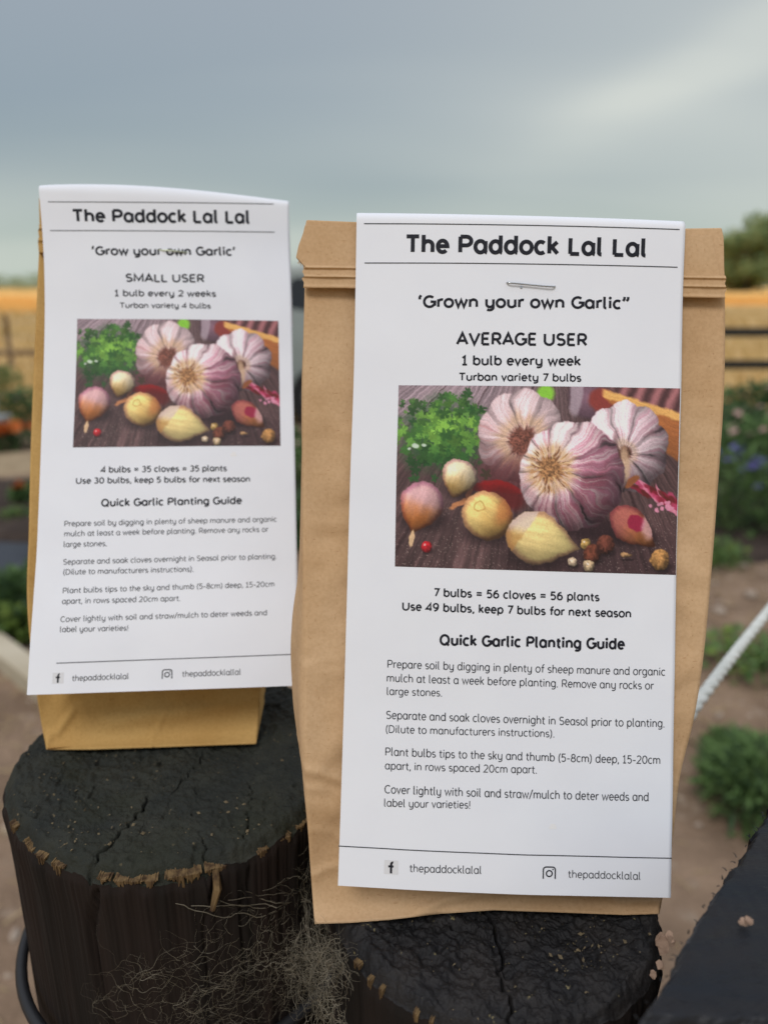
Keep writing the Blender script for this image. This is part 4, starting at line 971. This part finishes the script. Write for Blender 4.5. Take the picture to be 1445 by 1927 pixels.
# squared block at the right
ZB = CAM_H-.160
poly = [tuple(onplane(px, py, ZB))[:2] for px, py in ((1196, 1915), (1250, 1838), (1293, 1748), (1332, 1690), (1372, 1628), (1402, 1588), (1425, 1545), (1450, 1503))]
poly = poly+[(.150, .232), (.185, .262), (.30, .262), (.30, .128), (.18, .1275), (.1, .127)]
def resample(pl, step):
    o_ = []
    for i in range(len(pl)):
        a, c = Vector(pl[i]), Vector(pl[(i+1) % len(pl)]); k = max(1, int((c-a).length/step))
        for q in range(k): o_.append(a+(c-a)*(q/k))
    return o_
ol = resample(poly, .0011); cen = Vector((.19, .195))
NB = 130; pts = np.array([tuple(p) for p in ol]); nn = len(pts)
jag = .0008*vnoise(pts[:, 0]*330, pts[:, 1]*330, 0, 31)+.0009*vnoise(pts[:, 0]*1100, pts[:, 1]*1100, 0, 32)
dirs = pts-np.array(cen); dirs /= np.linalg.norm(dirs, axis=1)[:, None]; pts2 = pts+dirs*jag[:, None]
rr = (np.linspace(0, 1, NB)**.8)[:, None, None]; G = np.array(cen)[None, None]*(1-rr)+pts2[None]*rr
Zb = .0008*fbm(G[..., 0]*50, G[..., 1]*50, 0, 3, 33)+.0004*fbm(G[..., 0]*400, G[..., 1]*150, 0, 3, 34)-.003*sstep(.965, 1, rr[..., 0]+0*G[..., 0])**2-.0012*sstep(.93, 1, rr[..., 0])*np.clip(vnoise(G[..., 0]*260, G[..., 1]*260, 0, 35), 0, 1)
blk = link('timber_block', grid_mesh('block_top', np.concatenate([G, (ZB-.0008+Zb)[..., None]], -1), True, True), M['block'])
tag(blk, 'flat topped black painted timber block with a ragged edge at the lower right', 'timber')
zs = np.r_[np.linspace(0, .02, 10), np.linspace(.025, .3, 30), ZB+.02]
Dn = zs[:, None]; base = pts2[None]+dirs[None]*(.0012*fbm(pts[None, :, 0]*200, pts[None, :, 1]*200, Dn*9, 3, 36)*sstep(0, .006, Dn)-.0006*sstep(.0, .012, Dn))[..., None]
link('block_side', grid_mesh('block_side', np.concatenate([base, (ZB-.0008+Zb[-1][None]-Dn)[..., None]], -1), True, True), M['side_l'], blk)
# pale flake on the block, ragged fibres on its edge, bits of pale wood in the gap
def flake(name, c, s, lab, m, seed, parts=4, th=.0006):
    r = random.Random(seed); b = MB()
    for k in range(parts):
        n_ = 7; o_ = Vector((r.uniform(-1, 1)*s*.5, r.uniform(-1, 1)*s*.4, k*th*.9)); t_ = Matrix.Rotation(r.uniform(-.25, .25), 4, 'X') @ Matrix.Rotation(r.uniform(-.25, .25), 4, 'Y')
        b.prism([(s*r.uniform(.35, .8)*math.cos(6.283*q/n_), s*r.uniform(.35, .8)*math.sin(6.283*q/n_)) for q in range(n_)], 0, th, 0, Matrix.Translation(Vector(c)+o_) @ t_)
    return tag(b.build(name, m), lab, 'wood chip')
flake('wood_chip', tuple(onplane(1400, 1741, ZB))[:2]+(ZB+.0004,), .0016, 'tiny cream flake lying in the middle of the black timber block', M['raw_pale'], 3)
for (px, py, d, s, lab, sd_) in ((1243, 1778, .232, .0042, 'largest pinkish wood chip wedged between the right post and the block', 5), (1258, 1766, .232, .0028, 'pale chip lying against the ragged edge of the block', 6),
                                (1240, 1813, .228, .0022, 'small star shaped chip below the largest pinkish one', 7), (1231, 1834, .224, .0018, 'lowest tiny pinkish chip in the gap by the block', 8)):
    c = at(px, py, d); s *= .8; b = MB(); r = random.Random(sd_)
    for k in range(2):
        n_ = 9; Mx = Matrix.Translation(c+Vector((r.uniform(-.3, .3)*s, r.uniform(-.3, .3)*s, r.uniform(-.3, .3)*s))) @ Matrix.Rotation(R_(50+20*k), 4, 'X') @ Matrix.Rotation(r.uniform(-.4, .4), 4, 'Y')
        b.prism([(s*r.uniform(.55, 1.0)*math.cos(6.283*q/n_)*.8, s*r.uniform(.55, 1.0)*math.sin(6.283*q/n_)) for q in range(n_)], -.0004, .0004, 0, Mx)
    tag(b.build('wood_chip', M['raw_pale']), lab, 'wood chip')
b = MB(); r = random.Random(61)
for i in range(40):
    t = r.random(); q = int(t*7); a, c = Vector(poly[q]), Vector(poly[q+1]); p = a+(c-a)*(t*7-q); p = Vector((p.x, p.y, ZB-r.uniform(.0, .008)))
    L = r.uniform(.0006, .0018); d = Vector((-.7+r.gauss(0, .5), .5+r.gauss(0, .5), r.gauss(-.1, .5))).normalized()*L
    b.tube([p, p+d*.5+Vector((0, 0, .0003)), p+d], [.00022, .00016, .00006], 4)
o = b.build('torn_fibres', M['block'], blk); o['kind'] = 'stuff'

# ground-filling bark between posts: rubber ring round the left post
M['rubber'] = mat('black irrigation hose', (.016, .016, .018), .5, .4)
b = MB(); ring = []
for k in range(73):
    a = 2*math.pi*k/72; tilt = .0*math.sin(a)
    ring.append((LC[0]+(LR+.0045)*math.cos(a), LC[1]+(LR+.0045)*math.sin(a), ZL-.090+tilt))
b.tube(ring, .0024, 8, caps=False)
tag(b.build('garden_hose', M['rubber'], smooth=True), 'thin black hose looped round the side of the left post', 'hose')

# ---------------------------------------------------------------- white rope behind the right bag
M['rope'] = mat('white rope', (.66, .67, .63), .8, .2, vary=(.54, .56, .52), scale=120, bump=(900, .6, .0006), stretch=(1, 1, .3))
P0 = [Vector((.068, .272, 1.205)), at(1180, 1500, .345), at(1315, 1318, .42), at(1380, 1232, .485), at(1445, 1150, .555), at(1640, 905, .80), at(1950, 640, 1.35)]
T0 = np.arange(len(P0)); tt = np.linspace(0, len(P0)-1, 420); path = crom(T0, np.array([tuple(p) for p in P0]), tt)
rope = empty('rope', tuple(P0[0])); tag(rope, 'white twisted rope slanting up from behind the right bag to the right edge', 'rope')
seg = np.r_[0, np.cumsum(np.linalg.norm(np.diff(path, axis=0), axis=1))]
tan = np.gradient(path, axis=0); tan /= np.linalg.norm(tan, axis=1)[:, None]
na = np.cross(tan, [0, 0, 1]); na /= np.linalg.norm(na, axis=1)[:, None]; nb_ = np.cross(tan, na)
for k in range(3):
    ph = seg/.034*2*math.pi+k*2*math.pi/3
    q = path+na*(np.cos(ph)*.0013)[:, None]+nb_*(np.sin(ph)*.0013)[:, None]-np.array(P0[0])[None]
    b = MB(); b.tube(q, .0024, 10); b.build('strand', M['rope'], rope, smooth=True)
b = MB(); rk = random.Random(2); kn = [Vector((.0075*math.sin(2*a)+.0, .006*math.cos(a*3)*.6, .008*math.sin(a))) for a in np.linspace(0, 6.28, 40)]
b.tube(kn, .0035, 7); b.build('knot', M['rope'], rope, smooth=True)

# ================================================================ THE BAGS
def np_at(px, py, d):
    px, py, d = np.broadcast_arrays(np.asarray(px, float), np.asarray(py, float), np.asarray(d, float))
    xc = (px-722.5)/LENS_PX*d; yc = -(py-963.5)/LENS_PX*d
    return np.stack([xc, d*CP+yc*SP, CAM_H-d*SP+yc*CP], -1)
def depth_on(py, z): return (CAM_H-z)/(SP+(py-963.5)/LENS_PX*CP)
def bag_body(rows, zbase, basey, bulge, wrink, seed, creases, m, parent, gus_in):
    """rows: xL, yL, xR, yR, dL, dR, back thickness, left gusset bulge, right gusset bulge."""
    T = np.r_[0, np.cumsum([abs(rows[i+1][1]-rows[i][1]) for i in range(len(rows)-1)])]; T = T/T[-1]
    t = np.linspace(0, 1, 190); V = crom(T, np.array(rows, float), t)
    u = np.linspace(0, 1, 110)
    xL, yL, xR, yR, dL, dR, th, gl, gr = [V[:, i][:, None] for i in range(9)]
    U = u[None]; PX = xL*(1-U)+xR*U; PY = yL*(1-U)+yR*U; D = dL*(1-U)+dR*U
    bw = sstep(.86, 1, t)[:, None]; by = np.interp(u, [p[0] for p in basey], [p[1] for p in basey])[None]
    PY = PY+(by-(rows[-1][1]*(1-U)+rows[-1][3]*U))*bw**1.5
    Dp = depth_on(PY, zbase+.0004); k = (t[:, None]**18); D = D*(1-k)+Dp*k
    edge = (1-(2*U-1)**2); tb = np.clip(t[:, None]*3, 0, 1)*sstep(1.0, .88, t[:, None])
    wv = -np.abs(fbm(U*3.4, t[:, None]*7, 0, 4, seed)*1.3+.25*fbm(U*11, t[:, None]*22, 0, 3, seed+2))*wrink
    D = D-bulge*edge**.7*tb-wv*tb*np.clip(edge*4, 0, 1)
    D = D+.0005*fbm(t[:, None]*30, U*1.5, 0, 4, seed+6)*tb
    for (u0, t0, u1, t1, wd, amp) in creases:
        du, dt = u1-u0, t1-t0; L2 = du*du+dt*dt; s_ = ((U-u0)*du+(t[:, None]-t0)*dt)/L2
        off = ((U-u0)*dt-(t[:, None]-t0)*du)/math.sqrt(L2)+.004*vnoise(s_*7, 0*s_, 0, seed+3)
        D = D-amp*np.exp(-(off/wd)**2)*sstep(-.15, .1, s_)*sstep(1.15, .9, s_)
    F = np_at(PX, PY, D)
    # corner rounding by carrying on into the side panels
    FL, FR = F[:, 0], F[:, -1]
    ax = FR-FL; ax[:, 2] = 0; ax /= np.linalg.norm(ax, axis=1)[:, None]; back = np.stack([-ax[:, 1], ax[:, 0], 0*ax[:, 0]], -1)
    s = np.linspace(0, 1, 15)[1:]
    def side(P0, sgn, g):
        q = s[None, :, None]; fold = 1-np.abs(2*q-1)
        return P0[:, None]+back[:, None]*(th[:, :, None]*q)+sgn*ax[:, None]*(g[:, :, None]*np.sin(np.pi*q)-gus_in*fold*tb[:, :, None])+ax[:, None]*sgn*.0006*np.sin(q*20+t[:, None, None]*9)*tb[:, :, None]
    SR = side(FR, 1, gr); SL = side(FL, -1, gl)[:, ::-1]
    BR, BLc = SR[:, -1], SL[:, 0]; q = np.linspace(0, 1, 20)[1:-1][None, :, None]
    B = BR[:, None]*(1-q)+BLc[:, None]*q+back[:, None]*(.004*np.sin(np.pi*q)*tb[:, :, None])
    ringg = np.concatenate([F, SR, B, SL], 1)
    ringg[-1, F.shape[1]:, 2] = zbase+.0004
    c = ringg[-1].mean(0)[None]
    P = np.concatenate([ringg[None, 0].mean(1, keepdims=True)+0*ringg[:1], ringg, (ringg[-1]*.5+c*.5)[None], (c+0*ringg[-1])[None]], 0)
    return link('bag_body', grid_mesh('bag_body', P, True, True), m, parent), F
def plate(name, pts, d0, d1, m, parent, n=1, bev=0.0003, wob=0):
    """A flat or slightly bent slab: outline in picture measure, front face at depth d0, back at d1 (d0 may vary per corner)."""
    k = len(pts); d0 = d0 if isinstance(d0, (list, tuple)) else [d0]*k; th = d1
    fr = [at(p[0], p[1], d0[i]) for i, p in enumerate(pts)]; bk = [at(p[0], p[1], d0[i]+th) for i, p in enumerate(pts)]
    bm = bmesh.new(); vf = [bm.verts.new(p) for p in fr]; vb = [bm.verts.new(p) for p in bk]
    bm.faces.new(list(reversed(vf))); bm.faces.new(vb)
    for i in range(k): bm.faces.new((vf[i], vf[(i+1) % k], vb[(i+1) % k], vb[i]))
    bmesh.ops.recalc_face_normals(bm, faces=bm.faces)
    if bev: bmesh.ops.bevel(bm, geom=list(bm.edges), offset=bev, segments=2, affect='EDGES', profile=.5)
    me = bpy.data.meshes.new(name); bm.to_mesh(me); bm.free(); return link(name, me, m, parent)
def band(name, L, R, dL, dR, m, parent, ridges, n=90, seed=1, turn=.004):
    """Tin tie: a folded strip with raised ridges; L and R are lists of picture points down its two ends."""
    L = np.array(L, float); R = np.array(R, float); K = 36; v = np.linspace(0, 1, K)
    ly = L[0, 1]+(L[-1, 1]-L[0, 1])*v; ry = R[0, 1]+(R[-1, 1]-R[0, 1])*v
    lx = np.interp(v, (L[:, 1]-L[0, 1])/(L[-1, 1]-L[0, 1]), L[:, 0]); rx = np.interp(v, (R[:, 1]-R[0, 1])/(R[-1, 1]-R[0, 1]), R[:, 0])
    u = np.linspace(0, 1, n)[None]; PX = lx[:, None]*(1-u)+rx[:, None]*u; PY = ly[:, None]*(1-u)+ry[:, None]*u+.7*vnoise(u*9, 0*u, 0, seed)
    D = dL*(1-u)+dR*u+0*PX
    for c, w_, h in ridges: D = D-h*np.exp(-((v[:, None]-c)/w_)**2)*(1+.15*vnoise(u*14, 0*u, 0, seed+int(c*50)))
    D = D+.0001*vnoise(u*40, v[:, None]*6, 0, seed+9)
    F = np_at(PX, PY, D); Bk = np_at(PX, PY, D*0+np.maximum(dL, dR)+.0016)
    P = np.concatenate([F, Bk[::-1]], 0); P = np.concatenate([P, P[:1]], 0)
    return link(name, grid_mesh(name, P), m, parent)

def label_sheet(sh, parent, name, m, fold_r, flap, seed, hump=0.0):
    """Printed paper folded over the top of the bag: front, rounded fold, short flap behind."""
    u = np.linspace(0, 1, 90); t = np.linspace(0, 1, 200)
    T, U = np.meshgrid(t, u, indexing='ij'); F = sh.ev(U.ravel(), T.ravel()).reshape(200, 90, 3)
    up = F[0]-F[3]; up /= np.linalg.norm(up, axis=1)[:, None]; bk = -sh.n
    arc = []
    for a in np.linspace(0, math.pi, 15)[1:]:
        arc.append(F[0]+bk[None]*(fold_r*(1-math.cos(a)))+up*((fold_r+hump*np.sin(np.pi*u**.8))*math.sin(a))[:, None])
    end = arc[-1]; fl = [end+np.array([0, .02*q, -1])[None]*(flap*q) for q in np.linspace(0, 1, 12)[1:]]
    P = np.concatenate([np.array(fl)[::-1], np.array(arc)[::-1], F], 0)
    # close it with a back skin so that the paper has thickness
    dP0 = np.gradient(P, axis=0); dP1 = np.gradient(P, axis=1); nn_ = np.cross(dP1, dP0); nn_ /= np.linalg.norm(nn_, axis=2)[..., None]
    if (nn_[-1, 45] @ sh.n) < 0: nn_ = -nn_
    Q = P-nn_*.00014
    r, c = P.shape[:2]; A = np.concatenate([P, Q[:, ::-1]], 1)
    A = np.concatenate([A, A[:, :1]], 1)
    return link(name, grid_mesh(name, A, True), m, parent)
def ribbon_mesh(sh, strips, name, m, parent, off):
    b = MB()
    for k, (L, R) in enumerate(strips):
        n = len(L); o = off+.0000015*(k % 12)
        a = np.array(list(L)+list(R)); P = sh.ev(a[:, 0], a[:, 1], o)
        b.add(P, [(i, n+i, n+i+1, i+1) for i in range(n-1)])
    return b.build(name, m, parent)
def print_label(sh, pr, lab, seed):
    W, H = sh.wid*1000, sh.len*1000
    def put(a, xs):            # mm offsets -> paper coordinates
        return None
    for s, a, b_, cap, wt, ink in pr['text']:
        (u0, t0), (u1, t1) = a, b_; sc = cap/.7/H            # em -> t
        st, wd = text_strokes(s, wt*.7, (u1-u0)*W/(cap/.7)+wt*.3)
        em_u = cap/.7/W
        strips = []
        for L, R in st:
            f = lambda p: (u0+p[0]*em_u, t0+(t1-t0)*p[0]/wd-p[1]*sc)
            # subdivide long straight strokes so that they follow the paper
            LL, RR_ = [f(L[0])], [f(R[0])]
            for i in range(1, len(L)):
                k = max(1, int(math.dist(L[i], L[i-1])/.25))
                for q in range(1, k+1):
                    w_ = q/k; LL.append(f((L[i-1][0]+(L[i][0]-L[i-1][0])*w_, L[i-1][1]+(L[i][1]-L[i-1][1])*w_))); RR_.append(f((R[i-1][0]+(R[i][0]-R[i-1][0])*w_, R[i-1][1]+(R[i][1]-R[i-1][1])*w_)))
            strips.append((LL, RR_))
        ribbon_mesh(sh, strips, 'printed_line', M['grey_ink' if ink else 'ink'], lab, .00006)
    for (a, b_, wd) in pr['rules']:
        n = 60; h = wd/2/H
        L = [(a[0]+(b_[0]-a[0])*i/n, a[1]+(b_[1]-a[1])*i/n-h) for i in range(n+1)]; R = [(x, y+2*h) for x, y in L]
        ribbon_mesh(sh, [(L, R)], 'printed_rule', M['grey_ink'], lab, .00006)
    # picture
    NX, NY = 380, 240; (u00, t00), (u10, t10), (u01, t01), (u11, t11) = pr['pic']
    A, B = np.meshgrid(np.linspace(0, 1, NX), np.linspace(0, 1, NY))
    uu = (u00*(1-A)+u10*A)*(1-B)+(u01*(1-A)+u11*A)*B; tt_ = (t00*(1-A)+t10*A)*(1-B)+(t01*(1-A)+t11*A)*B
    P = sh.ev(uu.ravel(), tt_.ravel(), .00005).reshape(NY, NX, 3); me = grid_mesh('printed_picture', P, True)
    col = me.color_attributes.new('print', 'FLOAT_COLOR', 'POINT'); lin = np.ones((NY*NX, 4), np.float32); c = PIC.reshape(-1, 3)
    lin[:, :3] = np.where(c <= .04045, c/12.92, ((c+.055)/1.055)**2.4)*.95; col.data.foreach_set('color', lin.ravel())
    o = link('printed_picture', me, M['print'], lab); o['label'] = 'printed colour picture of purple garlic bulbs, cloves, parsley and peppercorns on a wooden table'
    # social media marks
    def shape(c, pts_list, m, name, off=.00006):
        ribbon_mesh(sh, [([(c[0]+x/W, c[1]+y/H) for x, y in L], [(c[0]+x/W, c[1]+y/H) for x, y in R]) for L, R in pts_list], name, m, lab, off)
    (c, s) = pr['f']
    g = s*.55; shape(c, [([(-g, -g), (g, -g)], [(-g, g), (g, g)])], M['icon_grey'], 'icon_ground', .00004)
    st = _arc(.26, -.30, .20, .20, 270, 180); w_ = .115
    L = [(.26, -.5)]+[(.26+.26*math.cos(R_(a)), -.24+.26*math.sin(R_(a))) for a in (255, 240, 225, 210, 195, 180)]+[(.0, .5)]
    R = [(.26, -.32)]+[(.26+.07*math.cos(R_(a)), -.24+.08*math.sin(R_(a))) for a in (255, 240, 225, 210, 195, 180)]+[(.19, .5)]
    sx = lambda P_: [((x-.1)*s*.95, y*s*.95) for x, y in P_]
    shape(c, [(sx(L), sx(R)), (sx([(-.14, -.16), (.30, -.16)]), sx([(-.14, .02), (.28, .02)]))], M['ink'], 'social_media_mark')
    (c, s) = pr['cam']; r0, r1 = .5, .40; q = .26
    Lo = [(-r0, .42)]+[(-r0+q+q*math.cos(R_(a)), -r0+q+q*math.sin(R_(a))) for a in range(180, 271, 15)]+[(r0-q+q*math.cos(R_(a)), -r0+q+q*math.sin(R_(a))) for a in range(270, 361, 15)]+[(r0, .42)]
    q2 = q-.1; Li = [(-r1, .42)]+[(-r1+q2+q2*math.cos(R_(a)), -r1+q2+q2*math.sin(R_(a))) for a in range(180, 271, 15)]+[(r1-q2+q2*math.cos(R_(a)), -r1+q2+q2*math.sin(R_(a))) for a in range(270, 361, 15)]+[(r1, .42)]
    circ = lambda r_, x=0, y=.03: [(x+r_*math.cos(R_(a)), y+r_*math.sin(R_(a))) for a in range(0, 361, 20)]
    S2 = lambda P_: [(x*s, y*s) for x, y in P_]
    shape(c, [(S2(Lo), S2(Li)), (S2(circ(.27)), S2(circ(.17))), (S2(circ(.06, .27, -.27)), S2(circ(.0, .27, -.27)))], M['ink'], 'social_media_mark')
    # small tan smudge on the paper
    (c, s) = pr['stain']; st = [(c[0]+x/W, c[1]+y/H) for x, y in [(.45*s*math.cos(a)*(1+.3*math.sin(a*3)), .5*s*math.sin(a)*(1+.3*math.cos(a*2))) for a in np.linspace(0, 2*math.pi, 25)]]
    ribbon_mesh(sh, [(st, [c]*25)], 'smudge', M['stain'], lab, .00003)
def staple(sh, pts, m, lab, rad, lift):
    a = np.array(pts); n = len(a); h = np.array([-.0004]+[lift]*(n-2)+[-.0004]); P = sh.ev(a[:, 0], a[:, 1]); P = P+sh.n[None]*h[:, None]
    tt_ = np.linspace(0, n-1, 40); Q = crom(np.arange(n), P, tt_); b = MB(); b.tube(Q, rad, 8); return b.build('staple', m, lab, smooth=True)

PIC = paint_garlic(380, 240)
# ---- large bag on the right post
bagR = empty('paper_bag', (.0365, .222, ZR)); tag(bagR, 'large brown paper bag with an average user label on the nearer post', 'paper bag', 'labelled kraft paper bags of garlic')
def world_child(parent):
    """Parts are modelled in world measure: give them the inverse of their parent's place."""
    bpy.context.view_layer.update()
    for o in [x for x in bpy.data.objects if x.parent == parent]: o.matrix_parent_inverse = parent.matrix_world.inverted()
zb = ZR
rowsR = [(577, 470, 1356, 490, .2420, .2422, .003, 0, 0), (574, 500, 1361, 520, .2416, .2418, .004, 0, 0), (573.5, 540, 1363, 562, .2410, .2412, .008, 0, 0), (570, 720, 1361.5, 737, .2392, .2394, .018, .0008, .0004), (569.5, 900, 1350, 917, .2385, .2388, .030, .001, 0),
         (570, 1100, 1335, 1112, .2380, .2383, .042, .003, .0), (573, 1230, 1322, 1243, .2376, .238, .048, .0062, .0), (572, 1345, 1305, 1352, .2374, .238, .052, .0062, .0), (574, 1450, 1279, 1460, .2375, .2382, .054, .0045, .0),
         (582, 1600, 1262, 1606, .2388, .2395, .055, .0018, .0), (592, 1738, 1240, 1720, depth_on(1738, zb), depth_on(1720, zb), .056, 0, 0)]
bodyR, FR_ = bag_body(rowsR, zb, [(0, 1739), (.1, 1737), (.22, 1731), (.36, 1720), (.52, 1713), (.7, 1717), (.9, 1722), (1, 1720)], .0004, .0030, 17,
    [(0, .772, .16, .80, .007, .0011), (0, .80, .14, .812, .006, .0006), (0, .93, .14, .905, .006, .0010), (0, .62, .12, .60, .006, .0004), (0, .86, .12, .875, .006, .0005), (.30, .99, .60, .957, .010, .0018), (.60, .957, 1.0, .978, .008, .0014), (.0, .45, .2, .47, .02, .0003), (.86, .62, 1, .60, .02, .0004), (.88, .3, 1, .36, .03, -.0004)], M['kraft'], bagR, .0)
top = plate('folded_top', [(577, 414), (676, 418), (800, 424), (1290, 430), (1357, 429), (1361, 447), (1362, 505), (1364, 545), (573, 530), (571, 500), (557, 485), (562, 462), (573, 432)], .2392, .0030, M['kraft'], bagR, bev=.0004)
plate('top_flap', [(574, 424), (700, 428), (1338, 444), (1352, 508), (1354, 532), (573, 514), (572, 500), (560, 486), (564, 466)], .2383, .0008, M['kraft'], bagR, bev=.0001)
tl = [(572, 497), (575, 501), (569, 510), (573, 519), (568, 523), (572, 531), (571, 541)]
trr = [(1364, 519), (1366, 525), (1363, 534), (1366.5, 545), (1363, 553), (1364, 562)]
band('tin_tie', tl, trr, .2378, .2378, M['kraft'], bagR, [(.12, .045, .0007), (.5, .045, .0007), (.93, .06, .0003)], seed=4)
# loose paper fibres at the torn left corner
b = MB(); r = random.Random(9)
for i in range(16):
    p = at(563+r.uniform(0, 9), 489+r.uniform(-1, 7), .2388); d = Vector((-.0005*r.random()-.0002, 0, -.0012*r.random()-.0003)); b.tube([p, p+d*.6+Vector((r.uniform(-.0002, .0002), 0, 0)), p+d], [.00006, .00005, .00003], 3)
o = b.build('loose_fibres', M['kraft'], bagR); o['kind'] = 'stuff'
shR = Sheet(LABEL_R_ROWS, .0012, 3, .0006)
labR = label_sheet(shR, bagR, 'paper_label', M['paper'], .0034, .055, 3)
print_label(shR, PRINT_R, labR, 1)
staple(shR, PRINT_R['staple'], M['steel'], labR, .00026, .0008)
b = MB(); p = shR.ev([PRINT_R['staple'][0][0]+.044], [PRINT_R['staple'][0][1]+.0072])[0]; b.tube([Vector(p)+Vector(shR.n)*.00002, Vector(p)+Vector(shR.n)*.0003], .0004, 8); b.build('staple_burr', M['steel'], labR)
world_child(bagR)
# ---- small bag on the left post
bagL = empty('paper_bag', (-.095, .285, ZL)); tag(bagL, 'small yellowish brown paper bag with a small user label on the farther left post', 'paper bag', 'labelled kraft paper bags of garlic')
zb = ZL
rowsL = [(77, 408, 532, 432, .3195, .335, .003, 0, 0), (74, 475, 530, 485, .319, .335, .006, 0, 0), (66.5, 640, 524, 645, .3175, .333, .018, 0, 0), (60, 800, 516, 800, .3155, .330, .027, 0, 0), (57, 900, 510, 900, .3125, .326, .032, 0, 0),
         (55, 1000, 504, 998, .310, .322, .036, 0, 0), (51.5, 1110, 498, 1105, .3075, .319, .034, 0, 0), (54.5, 1180, 495, 1175, .306, .3175, .034, 0, 0), (68, 1295, 491, 1285, .3065, .316, .034, 0, 0), (80, 1370, 486, 1360, .309, .316, .034, 0, 0),
         (88, 1411, 482, 1400, depth_on(1411, zb), depth_on(1400, zb), .034, 0, .0)]
bodyL, FL_ = bag_body(rowsL, zb, [(0, 1411), (.2, 1411), (.5, 1407), (1, 1400)], .0006, .0028, 29,
    [(.3, .955, 1, .915, .014, .0014), (0, .99, .16, .93, .008, .0014), (.5, .99, .58, .93, .008, .0006), (0, .3, .2, .34, .02, .0004)], M['kraft_yellow'], bagL, .002)
plate('folded_top', [(74, 372), (540, 398), (534, 470), (76, 468)], [.3175, .3335, .3335, .3175], .0018, M['kraft_yellow'], bagL, bev=.0004)
band('tin_tie', [(73.5, 424), (75, 428), (72.5, 434), (74, 446), (72, 455), (73, 466), (74, 476)], [(536, 445), (538, 450), (534, 462), (536, 490)], .3168, .3328, M['kraft_yellow'], bagL, [(.12, .055, .0007), (.55, .055, .0007)], seed=6)
shL = Sheet(LABEL_L_ROWS, .0008, 9, .0008)
labL = label_sheet(shL, bagL, 'paper_label', M['paper'], .0036, .05, 5, .0024)
print_label(shL, PRINT_L, labL, 2)
staple(shL, PRINT_L['staple'], M['gilt'], labL, .00028, .0008)
world_child(bagL)

# ---------------------------------------------------------------- cobwebs and fine roots on the left post
M['web'] = mat('dusty cobweb', (.30, .265, .20), .9, .1, vary=(.15, .13, .095), scale=90, trans=.3)
r = random.Random(77); b = MB()
def webpt(a, z, off): return Vector((LC[0]+(LR+off)*math.cos(a), LC[1]+(LR+off)*math.sin(a), z))
for i in range(460):
    a = R_(r.uniform(-100, -12)); z = ZL-r.uniform(.03, .078)
    if r.random() < .5: a = R_(r.gauss(-50, 18)); z = ZL-r.gauss(.062, .012)
    z = min(z, ZL-.02-.040*max(0, (-R_(50)-a)))
    n = r.randint(8, 26); ang = r.uniform(0, 6.28); turn = r.gauss(0, .13); pts_ = []; off = r.uniform(.0006, .004)
    st = r.uniform(.0007, .0016)
    for k in range(n):
        pts_.append(webpt(a, z, off+.0006*math.sin(k*.9))); ang += turn+r.gauss(0, .30); a += math.cos(ang)*st/LR; z += math.sin(ang)*st
        if z > ZL-.014: z = ZL-.014
    rr_ = r.choice((.000025, .000035, .000055))
    b.tube(pts_, [rr_*(1.2-.7*k/n) for k in range(n)], 3, caps=False)
def strand(P_, rad, jit, n=30):
    q = crom(np.arange(len(P_)), np.array([tuple(p) for p in P_]), np.linspace(0, len(P_)-1, n)); k = r.uniform(0, 99)
    q = q+jit*np.stack([fbm(np.arange(n)*.35+k, 0*q[:, 0], 0, 2, 5), fbm(np.arange(n)*.35+k, 0*q[:, 0]+9, 0, 2, 6), fbm(np.arange(n)*.35+k, 0*q[:, 0]+20, 0, 2, 7)], -1)
    b.tube(q, rad, 4, caps=False)
J = at(585, 1768, .236)                       # where the web is knotted between the two posts
for k in range(7):
    strand([webpt(R_(-78+k*5), ZL-.017-k*.001, .002), webpt(R_(-58+k*3), ZL-.026-r.random()*.006, .003), webpt(R_(-38), ZL-.040+r.uniform(-.004, .004), .003), J+Vector((r.uniform(-.006, .004), r.uniform(-.004, .004), r.uniform(-.006, .006)))], .00016 if k < 4 else .00009, .0018)
for k in range(9):
    strand([webpt(R_(-40+k*3), ZL-r.uniform(.03, .05), .002), webpt(R_(-38+k*2), ZL-r.uniform(.04, .06), .004), J+Vector((r.uniform(-.006, .006), r.uniform(-.004, .004), r.uniform(-.012, .006)))], .00009, .002)
for k in range(9):
    strand([webpt(R_(-62+k*3), ZL-.052-k*.002, .003), webpt(R_(-45), ZL-.056-r.uniform(0, .012), .005), J+Vector((r.uniform(-.006, .004), 0, r.uniform(-.034, -.01)))], .00008, .002)
def cottony(C_, sx, sy, sz, n, rad):
    for i in range(n):
        c = C_+Vector((r.gauss(0, sx), r.gauss(0, sy), r.gauss(0, sz))); c.z = min(c.z, ZR-.004-.004*r.random()); ang = [r.uniform(0, 6.28), r.uniform(0, 6.28)]; pts_ = [c]
        for k in range(r.randint(6, 14)):
            ang[0] += r.gauss(0, .6); ang[1] += r.gauss(0, .6); c = c+Vector((math.cos(ang[0])*math.cos(ang[1]), .5*math.sin(ang[0]), math.sin(ang[1])))*.0011; pts_.append(c)
        b.tube(pts_, rad, 3, caps=False)
cottony(at(606, 1792, .238), .0032, .003, .0075, 170, .000035)
cottony(at(590, 1850, .240), .0045, .003, .0026, 130, .000035)
cottony(at(560, 1760, .240), .0055, .003, .0020, 70, .00004)
cottony(at(612, 1900, .236), .003, .003, .006, 90, .00006)
for k in range(12):                              # threads over to the right post
    strand([J+Vector((r.uniform(-.004, .004), 0, r.uniform(-.03, .01))), at(628, r.uniform(1760, 1900), .228), at(645+r.uniform(0, 25), r.uniform(1800, 1925), .214)], .00006, .0015)
tag(b.build('cobweb', M['web']), 'dusty cobweb and fine root threads spun over the side of the left post', 'cobweb', kind='stuff')
